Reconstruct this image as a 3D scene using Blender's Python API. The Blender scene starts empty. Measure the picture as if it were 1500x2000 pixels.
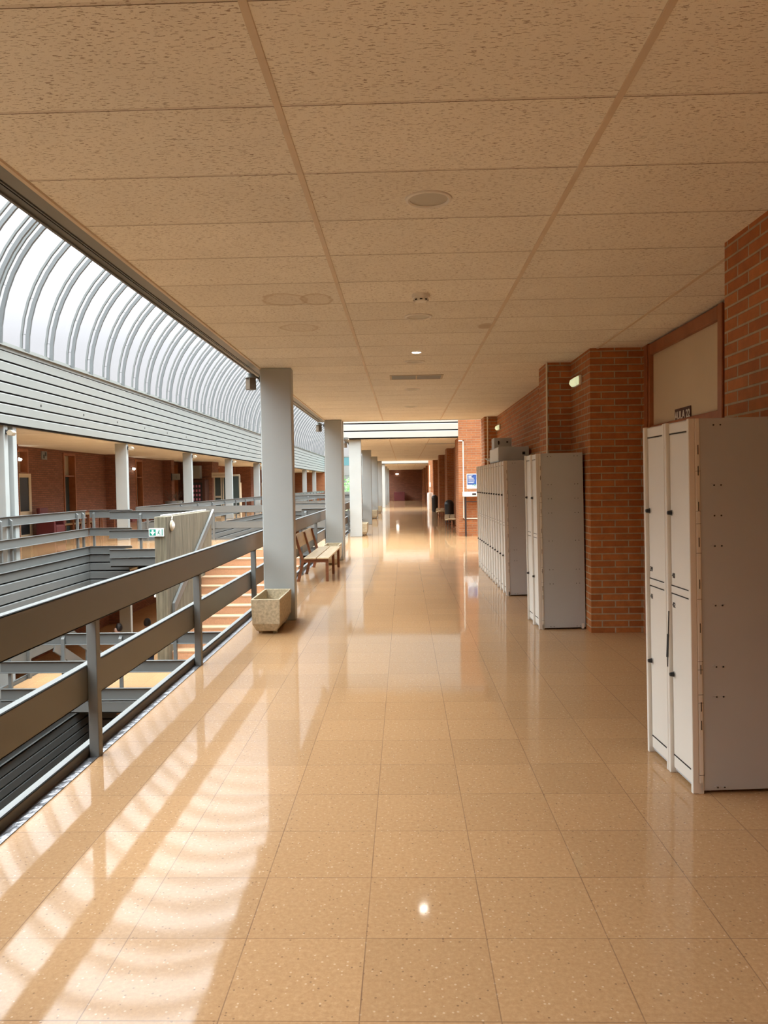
import bpy, bmesh, math, random
from mathutils import Vector, Matrix
random.seed(7)
PI = math.pi
scene = bpy.context.scene
COL = scene.collection

# ------------------------------------------------------------------ camera
YAW, PITCH, ROLL, CAMH = -.0267, -.0355, -.0150, 1.51
_f = Vector((math.sin(YAW)*math.cos(PITCH), math.cos(YAW)*math.cos(PITCH), math.sin(PITCH)))
_r = Vector((math.cos(YAW), -math.sin(YAW), 0)); _u = _r.cross(_f)
_c, _s = math.cos(ROLL), math.sin(ROLL)
_R = _c*_r + _s*_u; _U = -_s*_r + _c*_u
cam = bpy.data.cameras.new('camera')
cam.sensor_fit = 'HORIZONTAL'; cam.sensor_width = 36; cam.lens = 36*1514.3/1500
cam.clip_start = .05; cam.clip_end = 400
camo = bpy.data.objects.new('camera', cam); COL.objects.link(camo)
M4 = Matrix((_R, _U, -_f)).transposed().to_4x4(); M4.translation = (0, 0, CAMH)
camo.matrix_world = M4
scene.camera = camo

# ------------------------------------------------------------------ sky, portals, exposure
SKY = 10.8
w = bpy.data.worlds.new('overcast sky'); scene.world = w; w.use_nodes = True
nt = w.node_tree; nt.nodes.clear()
wo = nt.nodes.new('ShaderNodeOutputWorld'); bg = nt.nodes.new('ShaderNodeBackground')
tc = nt.nodes.new('ShaderNodeTexCoord'); sp = nt.nodes.new('ShaderNodeSeparateXYZ')
cr = nt.nodes.new('ShaderNodeValToRGB')
nt.links.new(tc.outputs['Generated'], sp.inputs[0]); nt.links.new(sp.outputs['Z'], cr.inputs[0])
nt.links.new(cr.outputs[0], bg.inputs[0]); nt.links.new(bg.outputs[0], wo.inputs[0])
e = cr.color_ramp.elements
e[0].position = 0.0; e[0].color = (.045, .043, .042, 1)
e[1].position = 1.0; e[1].color = (.90, .97, 1, 1)
for p, c in ((.03, (.048, .045, .045)), (.17, (.054, .054, .057)), (.28, (.09, .093, .10)), (.40, (.38, .41, .43)), (.55, (.80, .87, .90)), (.8, (.90, .97, 1.0))):
    q = e.new(p); q.color = (*c, 1)
bg.inputs[1].default_value = SKY
scene.view_settings.view_transform = 'Standard'; scene.view_settings.look = 'None'
scene.view_settings.gamma = 1; scene.view_settings.use_curve_mapping = False
scene.view_settings.exposure = 0.4
def portal(name, loc, sx, sy, rot=(0, 0, 0)):
    l = bpy.data.lights.new(name, 'AREA'); l.shape = 'RECTANGLE'; l.size = sx; l.size_y = sy
    l.cycles.is_portal = True
    o = bpy.data.objects.new(name, l); COL.objects.link(o); o.location = loc; o.rotation_euler = rot
portal('sky_portal_atrium', (-4.88, 35, 4.46), 6.1, 85)
portal('sky_portal_crossing', (3.1, 19.2, 4.46), 9.6, 6.1)
portal('sky_portal_far_crossing', (3.1, 47, 4.46), 9.6, 6.1)
scene.cycles.max_bounces = 10; scene.cycles.diffuse_bounces = 6; scene.cycles.glossy_bounces = 4
scene.cycles.transparent_max_bounces = 16; scene.cycles.caustics_reflective = False
scene.cycles.caustics_refractive = False; scene.cycles.sample_clamp_indirect = 6
scene.cycles.use_denoising = True

# ------------------------------------------------------------------ materials
def newmat(name):
    m = bpy.data.materials.new(name); m.use_nodes = True
    n = m.node_tree; b = n.nodes['Principled BSDF']; return m, n, b
def N(n, t, **k):
    x = n.nodes.new(t)
    for a, v in k.items(): setattr(x, a, v)
    return x
def math_(n, op, a, b=None, c=None):
    x = N(n, 'ShaderNodeMath', operation=op)
    for i, v in enumerate((a, b, c)):
        if v is None: continue
        if isinstance(v, (int, float)): x.inputs[i].default_value = v
        else: n.links.new(v, x.inputs[i])
    return x.outputs[0]
def mixc(n, fac, a, b, typ='MIX'):
    x = N(n, 'ShaderNodeMix', data_type='RGBA', blend_type=typ)
    for s, v in ((x.inputs[0], fac), (x.inputs[6], a), (x.inputs[7], b)):
        if isinstance(v, (int, float)): s.default_value = v
        elif isinstance(v, tuple): s.default_value = (*v, 1)
        else: n.links.new(v, s)
    return x.outputs[2]
def pos(n): return N(n, 'ShaderNodeNewGeometry').outputs['Position']
def sep(n, v):
    s = N(n, 'ShaderNodeSeparateXYZ'); n.links.new(v, s.inputs[0]); return s.outputs
def comb(n, x, y, z=0):
    c = N(n, 'ShaderNodeCombineXYZ')
    for i, v in enumerate((x, y, z)):
        if isinstance(v, (int, float)): c.inputs[i].default_value = v
        else: n.links.new(v, c.inputs[i])
    return c.outputs[0]
def scaled(n, v, s):
    m = N(n, 'ShaderNodeMapping'); m.inputs['Scale'].default_value = s; n.links.new(v, m.inputs[0]); return m.outputs[0]
def noise(n, v, sc, det=3, rough=.55, out='Fac'):
    t = N(n, 'ShaderNodeTexNoise'); t.inputs['Scale'].default_value = sc; t.inputs['Detail'].default_value = det
    t.inputs['Roughness'].default_value = rough
    if v is not None: n.links.new(v, t.inputs['Vector'])
    return t.outputs[out]
def ramp(n, v, stops):
    r = N(n, 'ShaderNodeValToRGB'); n.links.new(v, r.inputs[0]); e = r.color_ramp.elements
    while len(e) < len(stops): e.new(.5)
    for q, (p, c) in zip(e, stops):
        q.position = p; q.color = (*c, 1) if isinstance(c, tuple) else (c, c, c, 1)
    return r.outputs[0]
def bump(n, b, h, strength=.3, dist=.01):
    x = N(n, 'ShaderNodeBump'); x.inputs['Strength'].default_value = strength; x.inputs['Distance'].default_value = dist
    n.links.new(h, x.inputs['Height']); n.links.new(x.outputs[0], b.inputs['Normal']); return x
def plain(name, col, rough=.5, metal=0, vary=.06, scale=6, bmp=0, spec=.5):
    m, n, b = newmat(name)
    f = noise(n, pos(n), scale, 4)
    lo = tuple(c*(1-vary) for c in col); hi = tuple(min(1, c*(1+vary)) for c in col)
    n.links.new(ramp(n, f, [(.3, lo), (.7, hi)]), b.inputs['Base Color'])
    b.inputs['Roughness'].default_value = rough; b.inputs['Metallic'].default_value = metal
    b.inputs['Specular IOR Level'].default_value = spec
    if bmp: bump(n, b, noise(n, pos(n), 180, 3), bmp, .002)
    return m
def emis(name, col, s):
    m, n, b = newmat(name)
    b.inputs['Base Color'].default_value = (*col, 1)
    b.inputs['Emission Color'].default_value = (*col, 1); b.inputs['Emission Strength'].default_value = s
    return m

def line_mask(n, coord, off, period, half):
    """1 on thin lines at off + k*period"""
    a = math_(n, 'SUBTRACT', coord, off); a = math_(n, 'DIVIDE', a, period)
    f = math_(n, 'FRACT', a); f = math_(n, 'SUBTRACT', f, .5); f = math_(n, 'ABSOLUTE', f)
    return math_(n, 'GREATER_THAN', f, .5-half/period)

def terrazzo():
    m, n, b = newmat('polished terrazzo tiles')
    p = pos(n); X, Y, Z = sep(n, p)
    base = ramp(n, noise(n, p, 60, 4, .7), [(.3, (.37, .205, .093)), (.55, (.43, .25, .118)), (.75, (.485, .30, .155))])
    # aggregate chips
    v = N(n, 'ShaderNodeTexVoronoi'); v.inputs['Scale'].default_value = 75; n.links.new(p, v.inputs['Vector'])
    small = math_(n, 'LESS_THAN', v.outputs['Distance'], .28)
    cs = sep(n, v.outputs['Color'])
    lightc = math_(n, 'MULTIPLY', small, math_(n, 'GREATER_THAN', cs[0], .86))
    darkc = math_(n, 'MULTIPLY', small, math_(n, 'LESS_THAN', cs[0], .075))
    c = mixc(n, math_(n, 'MULTIPLY', lightc, .5), base, (.66, .50, .35))
    c = mixc(n, math_(n, 'MULTIPLY', darkc, .65), c, (.16, .085, .045))
    # tile to tile tone
    ix = math_(n, 'FLOOR', math_(n, 'DIVIDE', math_(n, 'SUBTRACT', X, -.9481), .4))
    iy = math_(n, 'FLOOR', math_(n, 'DIVIDE', math_(n, 'SUBTRACT', Y, 2.1274), .4))
    wn = N(n, 'ShaderNodeTexWhiteNoise', noise_dimensions='2D'); n.links.new(comb(n, ix, iy), wn.inputs['Vector'])
    t = math_(n, 'MULTIPLY_ADD', wn.outputs['Value'], .10, .95)
    c = mixc(n, 1.0, c, comb(n, t, t, t), 'MULTIPLY')
    lx = line_mask(n, X, -.9481, .4, .0019); ly = line_mask(n, Y, 2.1274, .4, .0019)
    ln = math_(n, 'MAXIMUM', lx, ly)
    slot = math_(n, 'LESS_THAN', math_(n, 'ABSOLUTE', math_(n, 'SUBTRACT', Y, 15.88)), .012)
    ln = math_(n, 'MAXIMUM', ln, slot)
    brk = noise(n, p, 3, 2)
    c = mixc(n, math_(n, 'MULTIPLY', ln, math_(n, 'MULTIPLY_ADD', brk, 1.0, .15)), c, (.17, .09, .05))
    n.links.new(c, b.inputs['Base Color'])
    b.inputs['Roughness'].default_value = .6; b.inputs['Specular IOR Level'].default_value = .1
    b.inputs['Coat Weight'].default_value = .9; b.inputs['Coat IOR'].default_value = 1.3
    rr = ramp(n, noise(n, p, 1.3, 5, .65), [(.3, .045), (.75, .075)])
    n.links.new(rr, b.inputs['Coat Roughness'])
    bp = N(n, 'ShaderNodeBump'); bp.inputs['Strength'].default_value = .065; bp.inputs['Distance'].default_value = .01
    n.links.new(noise(n, scaled(n, p, (1, 1, 1)), 2.6, 2, .5), bp.inputs['Height'])
    n.links.new(bp.outputs[0], b.inputs['Coat Normal'])
    return m

def brick(name, c1, c2, mort):
    m, n, b = newmat(name)
    p = pos(n); X, Y, Z = sep(n, p)
    uv = comb(n, math_(n, 'ADD', X, Y), math_(n, 'ADD', Z, .012))
    t = N(n, 'ShaderNodeTexBrick'); n.links.new(uv, t.inputs['Vector'])
    t.offset = .5
    for k, v in (('Scale', 1), ('Mortar Size', .0072), ('Mortar Smooth', .25), ('Bias', 0), ('Brick Width', .262), ('Row Height', .0667)):
        t.inputs[k].default_value = v
    t.inputs['Color1'].default_value = (*c1, 1); t.inputs['Color2'].default_value = (*c2, 1); t.inputs['Mortar'].default_value = (*mort, 1)
    f = ramp(n, noise(n, p, 14, 5, .7), [(.25, .78), (.75, 1.15)])
    n.links.new(mixc(n, 1.0, t.outputs['Color'], f, 'MULTIPLY'), b.inputs['Base Color'])
    b.inputs['Roughness'].default_value = .75; b.inputs['Specular IOR Level'].default_value = .3
    h = math_(n, 'ADD', math_(n, 'SUBTRACT', 1, t.outputs['Fac']), math_(n, 'MULTIPLY', noise(n, p, 90, 4), .25))
    bump(n, b, h, .75, .008)
    return m

def ceiling_tiles():
    m, n, b = newmat('fissured mineral ceiling tiles')
    p = pos(n); X, Y, Z = sep(n, p)
    base = ramp(n, noise(n, p, 2.2, 4, .6), [(.3, (.84, .815, .745)), (.7, (.90, .875, .80))])
    ix = math_(n, 'FLOOR', math_(n, 'DIVIDE', math_(n, 'SUBTRACT', X, -.418), 1.17))
    iy = math_(n, 'FLOOR', math_(n, 'DIVIDE', math_(n, 'SUBTRACT', Y, 2.7165), .585))
    wn = N(n, 'ShaderNodeTexWhiteNoise', noise_dimensions='2D'); n.links.new(comb(n, ix, iy), wn.inputs['Vector'])
    t = math_(n, 'MULTIPLY_ADD', wn.outputs['Value'], .07, .95)
    c = mixc(n, 1.0, base, comb(n, t, t, t), 'MULTIPLY')
    fis = noise(n, scaled(n, p, (42, 190, 1)), 1.0, 2, .6)
    clump = noise(n, p, 7, 2)
    fm = math_(n, 'MULTIPLY', math_(n, 'GREATER_THAN', fis, .61), math_(n, 'MULTIPLY_ADD', clump, .9, .2))
    pit = noise(n, scaled(n, p, (1, 1.6, 1)), 320, 1)
    fm2 = math_(n, 'MULTIPLY', math_(n, 'GREATER_THAN', pit, .70), .35)
    fm = math_(n, 'MAXIMUM', fm, fm2)
    c = mixc(n, fm, c, (.24, .16, .10))
    # damp rings
    for (sx, sy, rx, ry, s) in ((-.82, 5.49, .17, .19, .60), (-.60, 5.50, .115, .18, .70), (-.85, 6.46, .165, .17, .55), (.70, 6.55, .075, .13, .8)):
        dx = math_(n, 'DIVIDE', math_(n, 'SUBTRACT', X, sx), rx); dy = math_(n, 'DIVIDE', math_(n, 'SUBTRACT', Y, sy), ry)
        d = math_(n, 'SQRT', math_(n, 'ADD', math_(n, 'MULTIPLY', dx, dx), math_(n, 'MULTIPLY', dy, dy)))
        d = math_(n, 'ADD', d, math_(n, 'MULTIPLY', math_(n, 'SUBTRACT', noise(n, p, 9, 2), .5), .5))
        k = ramp(n, d, [(.72, .25), (.9, 1.0), (1.0, 0.0)] if s < .75 else [(.3, 1.0), (.8, .8), (1.0, 0.0)])
        n.links.new  # keep
        c = mixc(n, math_(n, 'MULTIPLY', k, s), c, (.52, .42, .31))
    ly = line_mask(n, Y, 2.7165, .585, .0022)
    c = mixc(n, math_(n, 'MULTIPLY', ly, .9), c, (.13, .085, .05))
    lip_shade = line_mask(n, Y, 2.7165-.010, .585, .007)  # shading of the tile edge, painted along one side of each joint
    c = mixc(n, math_(n, 'MULTIPLY', lip_shade, .25), c, (.35, .26, .18))
    n.links.new(c, b.inputs['Base Color']); b.inputs['Roughness'].default_value = .9
    b.inputs['Specular IOR Level'].default_value = .2
    bump(n, b, math_(n, 'SUBTRACT', 1, fm), .35, .004)
    return m

def board_concrete():
    m, n, b = newmat('board marked concrete')
    p = pos(n)
    f = noise(n, scaled(n, p, (9, 9, .7)), 1.6, 6, .65)
    c = ramp(n, f, [(.25, (.065, .055, .036)), (.5, (.14, .12, .08)), (.75, (.23, .20, .145))])
    n.links.new(c, b.inputs['Base Color']); b.inputs['Roughness'].default_value = .9
    bump(n, b, f, .5, .01); return m

def wood(name, a, bcol, rough=.4, sc=(3, 3, 40)):
    m, n, b = newmat(name)
    f = noise(n, scaled(n, pos(n), sc), 1.3, 5, .6)
    n.links.new(ramp(n, f, [(.3, a), (.7, bcol)]), b.inputs['Base Color']); b.inputs['Roughness'].default_value = rough
    return m

def glass_panel(name, col, trans=.8):
    m = bpy.data.materials.new(name); m.use_nodes = True; n = m.node_tree; n.nodes.clear()
    o = N(n, 'ShaderNodeOutputMaterial'); mx = N(n, 'ShaderNodeMixShader'); t = N(n, 'ShaderNodeBsdfTransparent')
    d = N(n, 'ShaderNodeBsdfTranslucent'); t.inputs[0].default_value = (*col, 1); d.inputs[0].default_value = (*col, 1)
    mx.inputs[0].default_value = 1-trans
    n.links.new(t.outputs[0], mx.inputs[1]); n.links.new(d.outputs[0], mx.inputs[2])
    g = N(n, 'ShaderNodeBsdfGlossy'); g.inputs['Roughness'].default_value = .08
    m2 = N(n, 'ShaderNodeMixShader'); m2.inputs[0].default_value = .04
    n.links.new(mx.outputs[0], m2.inputs[1]); n.links.new(g.outputs[0], m2.inputs[2]); n.links.new(m2.outputs[0], o.inputs[0])
    return m

MT = dict(
    floor=terrazzo(), brick=brick('orange facing brick', (.47, .172, .052), (.36, .118, .034), (.44, .36, .24)),
    bricklit=brick('facing brick toned for crossing light', (.40, .150, .055), (.31, .11, .042), (.34, .22, .14)), brickfar=brick('red brown facing brick', (.30, .12, .07), (.23, .09, .052), (.12, .075, .055)),  # crossing copy of the same brick, toned down against the strong light there
    ceil=ceiling_tiles(), tbar=plain('painted ceiling grid', (.66, .56, .44), .6),
    steel=plain('grey painted steel', (.135, .140, .135), .38, vary=.03, scale=2), pillar=plain('pale grey pillar paint', (.38, .40, .39), .42, vary=.03, scale=2), ribsteel=plain('grey vault rib paint', (.11, .115, .115), .45, vary=.03, scale=2),
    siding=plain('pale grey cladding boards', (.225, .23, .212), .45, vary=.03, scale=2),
    siding_lit=plain('skylit cladding boards', (.46, .445, .40), .45, vary=.02, scale=2), groove=plain('board groove shade', (.012, .012, .012), .9),  # lighter cladding copy: the crossing's skylight is put into its colour
    steeldk=plain('mid grey steel', (.16, .16, .16), .5),  # plain grey for roof deck, well backing and small parts
    concrete=board_concrete(), foil=plain('crumpled sealing foil', (.30, .30, .32), .34, 1, bmp=0, vary=.1, scale=12),
    glaze=glass_panel('frosted polycarbonate glazing', (.93, .93, .93), .955), glaze_dim=glass_panel('dimmed polycarbonate glazing', (.66, .66, .66), .955), glass=glass_panel('clear window glass', (.9, .95, .93), .99),  # second glazing darkened to hold back the light over the crossings
    blueglass=glass_panel('blue tinted glass', (.62, .93, .97), .99),
    white=plain('white painted metal', (.78, .77, .73), .5), locker=plain('off white locker steel', (.74, .71, .65), .38, vary=.02, scale=1.5),
    lockdk=plain('grey locker side panel', (.47, .50, .52), .45, vary=.03, scale=1.5), black=plain('black plastic', (.02, .02, .022), .4),
    gap=plain('dark gap', (.03, .025, .02), .9), paper=plain('printed paper', (.80, .80, .78), .7),
    doorwood=wood('red brown door timber', (.26, .085, .03), (.36, .13, .05), .45, (4, 4, 4)),
    cream=plain('cream door panel', (.62, .52, .37), .55, vary=.05, scale=1),
    creamlt=plain('pale cream paint', (.46, .38, .27), .55, vary=.04),
    benchslat=wood('varnished pale plywood', (.52, .39, .23), (.62, .49, .31), .25, (8, 1, 8)),
    benchleg=wood('dark stained beech', (.16, .055, .022), (.24, .09, .04), .4),
    planter=plain('cast aggregate concrete', (.47, .39, .26), .85, vary=.25, scale=40, bmp=.5),
    plantin=plain('worn planter inside', (.36, .30, .21), .9, vary=.2, scale=15),
    maroon=plain('maroon vinyl', (.13, .025, .028), .5), skin=plain('skin', (.50, .29, .20), .55), hair=plain('dark hair', (.02, .014, .012), .6),
    pink=plain('pink cotton', (.50, .18, .25), .8), red=plain('dark red cotton', (.33, .07, .06), .8), denim=plain('dark denim', (.05, .07, .13), .8),
    step=plain('terracotta terrazzo steps', (.50, .27, .15), .5, vary=.12, scale=50), stepn=plain('pale step nosing', (.46, .29, .17), .5),
    lit=emis('lit lamp diffuser', (1, .97, .85), 14), litsoft=emis('faintly lit lamp cover', (.85, .95, .6), .45),
    led=emis('led spot', (1, .95, .85), 60), diffuser=plain('frosted lamp diffuser', (.42, .40, .34), .4), chrome=plain('chrome', (.6, .6, .6), .15, 1),
    green=plain('sign green', (.0, .22, .15), .5), bark=plain('bark', (.12, .08, .05), .9), leaf=plain('bright green leaves', (.12, .34, .05), .6, vary=.4, scale=3),
    blue=plain('poster blue', (.025, .075, .26), .5, vary=.3, scale=4), brown=plain('brown sign plate', (.07, .022, .012), .5),
    amber=plain('tinted lantern glass', (.16, .12, .085), .15), greendoor=plain('dark green door', (.035, .05, .045), .5),
    ground=plain('meadow ground', (.12, .2, .06), .9), screen=plain('off white pipe paint', (.78, .72, .60), .5))
def bumpfoil():
    m = MT['foil']; n = m.node_tree; b = n.nodes['Principled BSDF']; bump(n, b, noise(n, pos(n), 16, 3), .7, .02)
bumpfoil()

# ------------------------------------------------------------------ mesh helpers
class MB:
    def __init__(s): s.v = []; s.f = []; s.m = []
    def add(s, vs, fs, mi=0):
        o = len(s.v); s.v += [tuple(v) for v in vs]; s.f += [tuple(i+o for i in f) for f in fs]; s.m += [mi]*len(fs); return s
    def box(s, x0, x1, y0, y1, z0, z1, mi=0):
        if x0 > x1: x0, x1 = x1, x0
        if y0 > y1: y0, y1 = y1, y0
        if z0 > z1: z0, z1 = z1, z0
        vs = [(x0,y0,z0),(x1,y0,z0),(x1,y1,z0),(x0,y1,z0),(x0,y0,z1),(x1,y0,z1),(x1,y1,z1),(x0,y1,z1)]
        return s.add(vs, [(3,2,1,0),(4,5,6,7),(0,1,5,4),(1,2,6,5),(2,3,7,6),(3,0,4,7)], mi)
    def beam(s, a, b, w, h, up=(0,0,1), mi=0):
        """rectangular bar from a to b; w across, h along up"""
        a = Vector(a); b = Vector(b); d = (b-a).normalized(); u = Vector(up); r = d.cross(u).normalized(); u = r.cross(d).normalized()
        vs = []
        for p in (a, b):
            for i, j in ((-1,-1),(1,-1),(1,1),(-1,1)): vs.append(p+r*(i*w/2)+u*(j*h/2))
        return s.add(vs, [(3,2,1,0),(4,5,6,7),(0,1,5,4),(1,2,6,5),(2,3,7,6),(3,0,4,7)], mi)
    def prism(s, pts, a, b, axis, mi=0):
        """polygon pts extruded from a to b along axis ('x','y','z')"""
        n = len(pts)
        def P(p, t): return {'x': (t, p[0], p[1]), 'y': (p[0], t, p[1]), 'z': (p[0], p[1], t)}[axis]
        vs = [P(p, a) for p in pts]+[P(p, b) for p in pts]
        fs = [tuple(range(n))[::-1], tuple(range(n, 2*n))]+[(i, (i+1) % n, n+(i+1) % n, n+i) for i in range(n)]
        return s.add(vs, fs, mi)
    def tube(s, pts, r, seg=8, mi=0):
        pts = [Vector(p) for p in pts]; vs = []; k = len(pts)
        for i, p in enumerate(pts):
            d = (pts[min(i+1, k-1)]-pts[max(i-1, 0)]).normalized()
            u = d.orthogonal() if i == 0 else (u-d*u.dot(d)).normalized()
            u.normalize(); w_ = d.cross(u)
            rr = r[i] if isinstance(r, (list, tuple)) else r
            for j in range(seg):
                a = 2*PI*j/seg; vs.append(p+u*(math.cos(a)*rr)+w_*(math.sin(a)*rr))
        fs = [(i*seg+j, i*seg+(j+1) % seg, (i+1)*seg+(j+1) % seg, (i+1)*seg+j) for i in range(k-1) for j in range(seg)]
        fs += [tuple(range(seg))[::-1], tuple(range((k-1)*seg, k*seg))]
        return s.add(vs, fs, mi)
    def lathe(s, prof, c=(0,0,0), axis='z', seg=32, mi=0):
        vs = []; n = len(prof)
        for r, h in prof:
            for j in range(seg):
                a = 2*PI*j/seg; x, y = r*math.cos(a), r*math.sin(a)
                v = {'z': (x, y, h), 'x': (h, x, y), 'y': (x, h, y)}[axis]
                vs.append((v[0]+c[0], v[1]+c[1], v[2]+c[2]))
        fs = [(i*seg+j, i*seg+(j+1) % seg, (i+1)*seg+(j+1) % seg, (i+1)*seg+j) for i in range(n-1) for j in range(seg)]
        fs += [tuple(range(seg))[::-1], tuple(range((n-1)*seg, n*seg))]
        return s.add(vs, fs, mi)
    def obj(s, name, mats, parent=None, bevel=0, smooth=False, seg=2):
        me = bpy.data.meshes.new(name); me.from_pydata(s.v, [], s.f)
        if not isinstance(mats, (list, tuple)): mats = [mats]
        for m in mats: me.materials.append(MT[m] if isinstance(m, str) else m)
        me.polygons.foreach_set('material_index', s.m)
        bm = bmesh.new(); bm.from_mesh(me); bmesh.ops.recalc_face_normals(bm, faces=bm.faces); bm.to_mesh(me); bm.free()
        if smooth:
            for p in me.polygons: p.use_smooth = True
            try: me.set_sharp_from_angle(angle=.7)
            except Exception: pass
        me.update()
        o = bpy.data.objects.new(name, me); COL.objects.link(o)
        if parent: o.parent = parent
        if bevel:
            b = o.modifiers.new('bevel', 'BEVEL'); b.width = bevel; b.segments = seg; b.limit_method = 'ANGLE'; b.angle_limit = .6
        return o
def tag(o, label=None, cat=None, group=None, kind=None):
    if label: o['label'] = label
    if cat: o['category'] = cat
    if group: o['group'] = group
    if kind: o['kind'] = kind
    return o
def thing(name, label, cat, loc=(0,0,0), rz=0, group=None):
    o = bpy.data.objects.new(name, None); COL.objects.link(o); o.location = loc; o.rotation_euler = (0, 0, rz)
    o.empty_display_size = .1
    return tag(o, label, cat, group)
def struct(o, label=None, cat=None): return tag(o, label, cat, kind='structure')
def kids(o): return [c for c in bpy.data.objects if c.parent == o]
def copy_tree(o, parent=None, table=None):
    if table is None:
        table = {}
        for c in bpy.data.objects:
            if c.parent: table.setdefault(c.parent.name, []).append(c)
    c = o.copy(); COL.objects.link(c); c.parent = parent
    for ch in table.get(o.name, []): copy_tree(ch, c, table)
    return c
def text_mesh(txt, size, mat, parent, loc, rot, name='lettering', ext=.001, align='CENTER'):
    cu = bpy.data.curves.new(name, 'FONT'); cu.body = txt; cu.size = size; cu.extrude = ext; cu.offset = .02*size
    cu.align_x = align; cu.align_y = 'CENTER'
    o = bpy.data.objects.new(name, cu); COL.objects.link(o)
    me = bpy.data.meshes.new_from_object(o.evaluated_get(bpy.context.evaluated_depsgraph_get()))
    bpy.data.objects.remove(o); o = bpy.data.objects.new(name, me); COL.objects.link(o); me.materials.clear()
    o.data.materials.append(MT[mat]); o.parent = parent; o.location = loc; o.rotation_euler = rot
    return o

# ------------------------------------------------------------------ main levels
H = 2.82          # suspended ceiling
LV = -3.74        # lower storey floor
NX = -1.80        # near slab edge
FX = -8.0         # far slab edge
WR = 1.845; WF = -11.5
Y0 = -7.0; YE = 71.0; YA = 78.0
C1, C2 = 16.1, 22.3   # first crossing
D1, D2 = 43.8, 50.0   # second crossing
XC = 8.0

# floors -----------------------------------------------------------
fl = MB()
fl.box(-1.745, 2.6, Y0, YE, -.12, 0)
fl.box(2.6, XC, C1, C2, -.12, 0); fl.box(2.6, XC, D1, D2, -.12, 0)
fl.box(-8.0, -1.745, 19.4, 22.0, -.12, 0); fl.box(-7.0, -1.745, 18.3, 19.4, -.12, 0)
fl.box(-8.0, -1.745, D1, D2, -.12, 0)
struct(fl.obj('floor', 'floor'), 'polished orange terrazzo floor of the upper gallery and its bridges', 'floor')
fl = MB().box(WF-.3, FX-.02, Y0, YA, -.12, 0).box(FX-.02, -7.67, 22.0, D1, -.12, 0)
struct(fl.obj('floor', 'floor'), 'terrazzo floor of the gallery across the atrium', 'floor')
fl = MB().box(WF-.3, FX, Y0, YA, LV-.12, LV).box(NX, 2.6, Y0, YA, LV-.12, LV).box(FX, NX, 18.3, YA, LV-.12, LV)
struct(fl.obj('floor', 'floor'), 'terrazzo floor of the storey below', 'floor')
fl = MB().box(WF-.3, 2.6, Y0, YA, LV*2-.12, LV*2)
struct(fl.obj('floor', 'floor'), 'floor at the bottom of the light well', 'floor')

# ceilings -----------------------------------------------------------
ce = MB().box(-1.585, 2.6, Y0, C1, H, H+.05).box(-1.585, 2.6, C2+.06, D1, H, H+.05).box(-1.585, 2.6, D2+.06, YE, H, H+.05)
struct(ce.obj('ceiling', 'ceil'), 'beige fissured mineral tile suspended ceiling over the gallery', 'ceiling')
ce = MB().box(WF-.3, -8.12, Y0, YA, H, H+.05)
struct(ce.obj('ceiling', 'ceil'), 'tile ceiling of the gallery across the atrium', 'ceiling')
ce = MB().box(WF-.3, FX-.1, Y0, YA, -.92, -.86).box(NX+.1, 2.6, Y0, YA, -.92, -.86).box(FX, NX, 19.5, 22, -.92, -.86).box(FX, NX, D1, D2, -.92, -.86)
struct(ce.obj('ceiling', 'ceil'), 'ceiling of the storey below', 'ceiling')
rf = MB().box(-1.70, 2.6, Y0, C1-.1, 4.40, 4.5).box(-1.70, 2.6, C2+.1, D1-.1, 4.40, 4.5).box(-1.70, 2.6, D2+.1, YE, 4.40, 4.5).box(WF-.3, -8.1, Y0, YA, 4.40, 4.5)
struct(rf.obj('trim_9', 'steeldk'), 'flat roof deck above the suspended ceilings', 'roof')
# ceiling grid bars
tb = MB()
for a, b in ((Y0, C1), (C2, D1), (D2, YE)):
    for x in (-.418, .752, 1.922): tb.box(x-.013, x+.013, a, b, H-.005, H+.001)
struct(tb.obj('trim_1', 'tbar', bevel=.0015, seg=1), 'long pale grid bars of the tile ceiling', 'ceiling trim')
# edge trims and soffit by the atrium
for k, (a, b) in enumerate(((Y0, C1), (C2, D1), (D2, YE))):
    s = MB().box(-1.595, -1.575, a, b, H-.012, H+.02)
    struct(s.obj('trim_2', 'tbar'), 'pale edge angle of the tile ceiling', 'ceiling trim')
    s = MB().box(-1.76, -1.595, a, b, H+.006, H+.05).box(-1.77, -1.755, a, b, H-.004, H+.06)
    s.box(-1.700, -1.692, a, b, H-.002, H+.01)
    struct(s.obj('trim_3', 'steel'), 'grey steel soffit strip along the atrium edge', 'soffit')

# cladding boards -------------------------------------------------------------
BH = .212
def siding(a, b, nrm, ztop, n, h=BH, mb=None, gapd=.05):
    """horizontal channel boards from a to b (xy), facing nrm"""
    mb = mb or MB(); a = Vector((*a, 0)); b = Vector((*b, 0)); nv = Vector((*nrm, 0))
    prof = []
    for i in range(n):
        z = ztop-i*h
        prof += [(-gapd, z), (-.010, z), (0, z-.016), (0, z-h+.034), (-gapd, z-h+.034)]
    prof += [(-gapd, ztop-n*h)]
    for i in range(len(prof)-1):
        (d0, z0), (d1, z1) = prof[i], prof[i+1]
        vs = [a+nv*d0+Vector((0,0,z0)), b+nv*d0+Vector((0,0,z0)), b+nv*d1+Vector((0,0,z1)), a+nv*d1+Vector((0,0,z1))]
        recess = (i % 5 >= 3)  # board underside and recess coloured near black for their shade
        mb.add(vs, [(0,1,2,3)], 1 if recess else 0)
    # backing so nothing shines through
    return mb
TOPZ = 4.304
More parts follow.
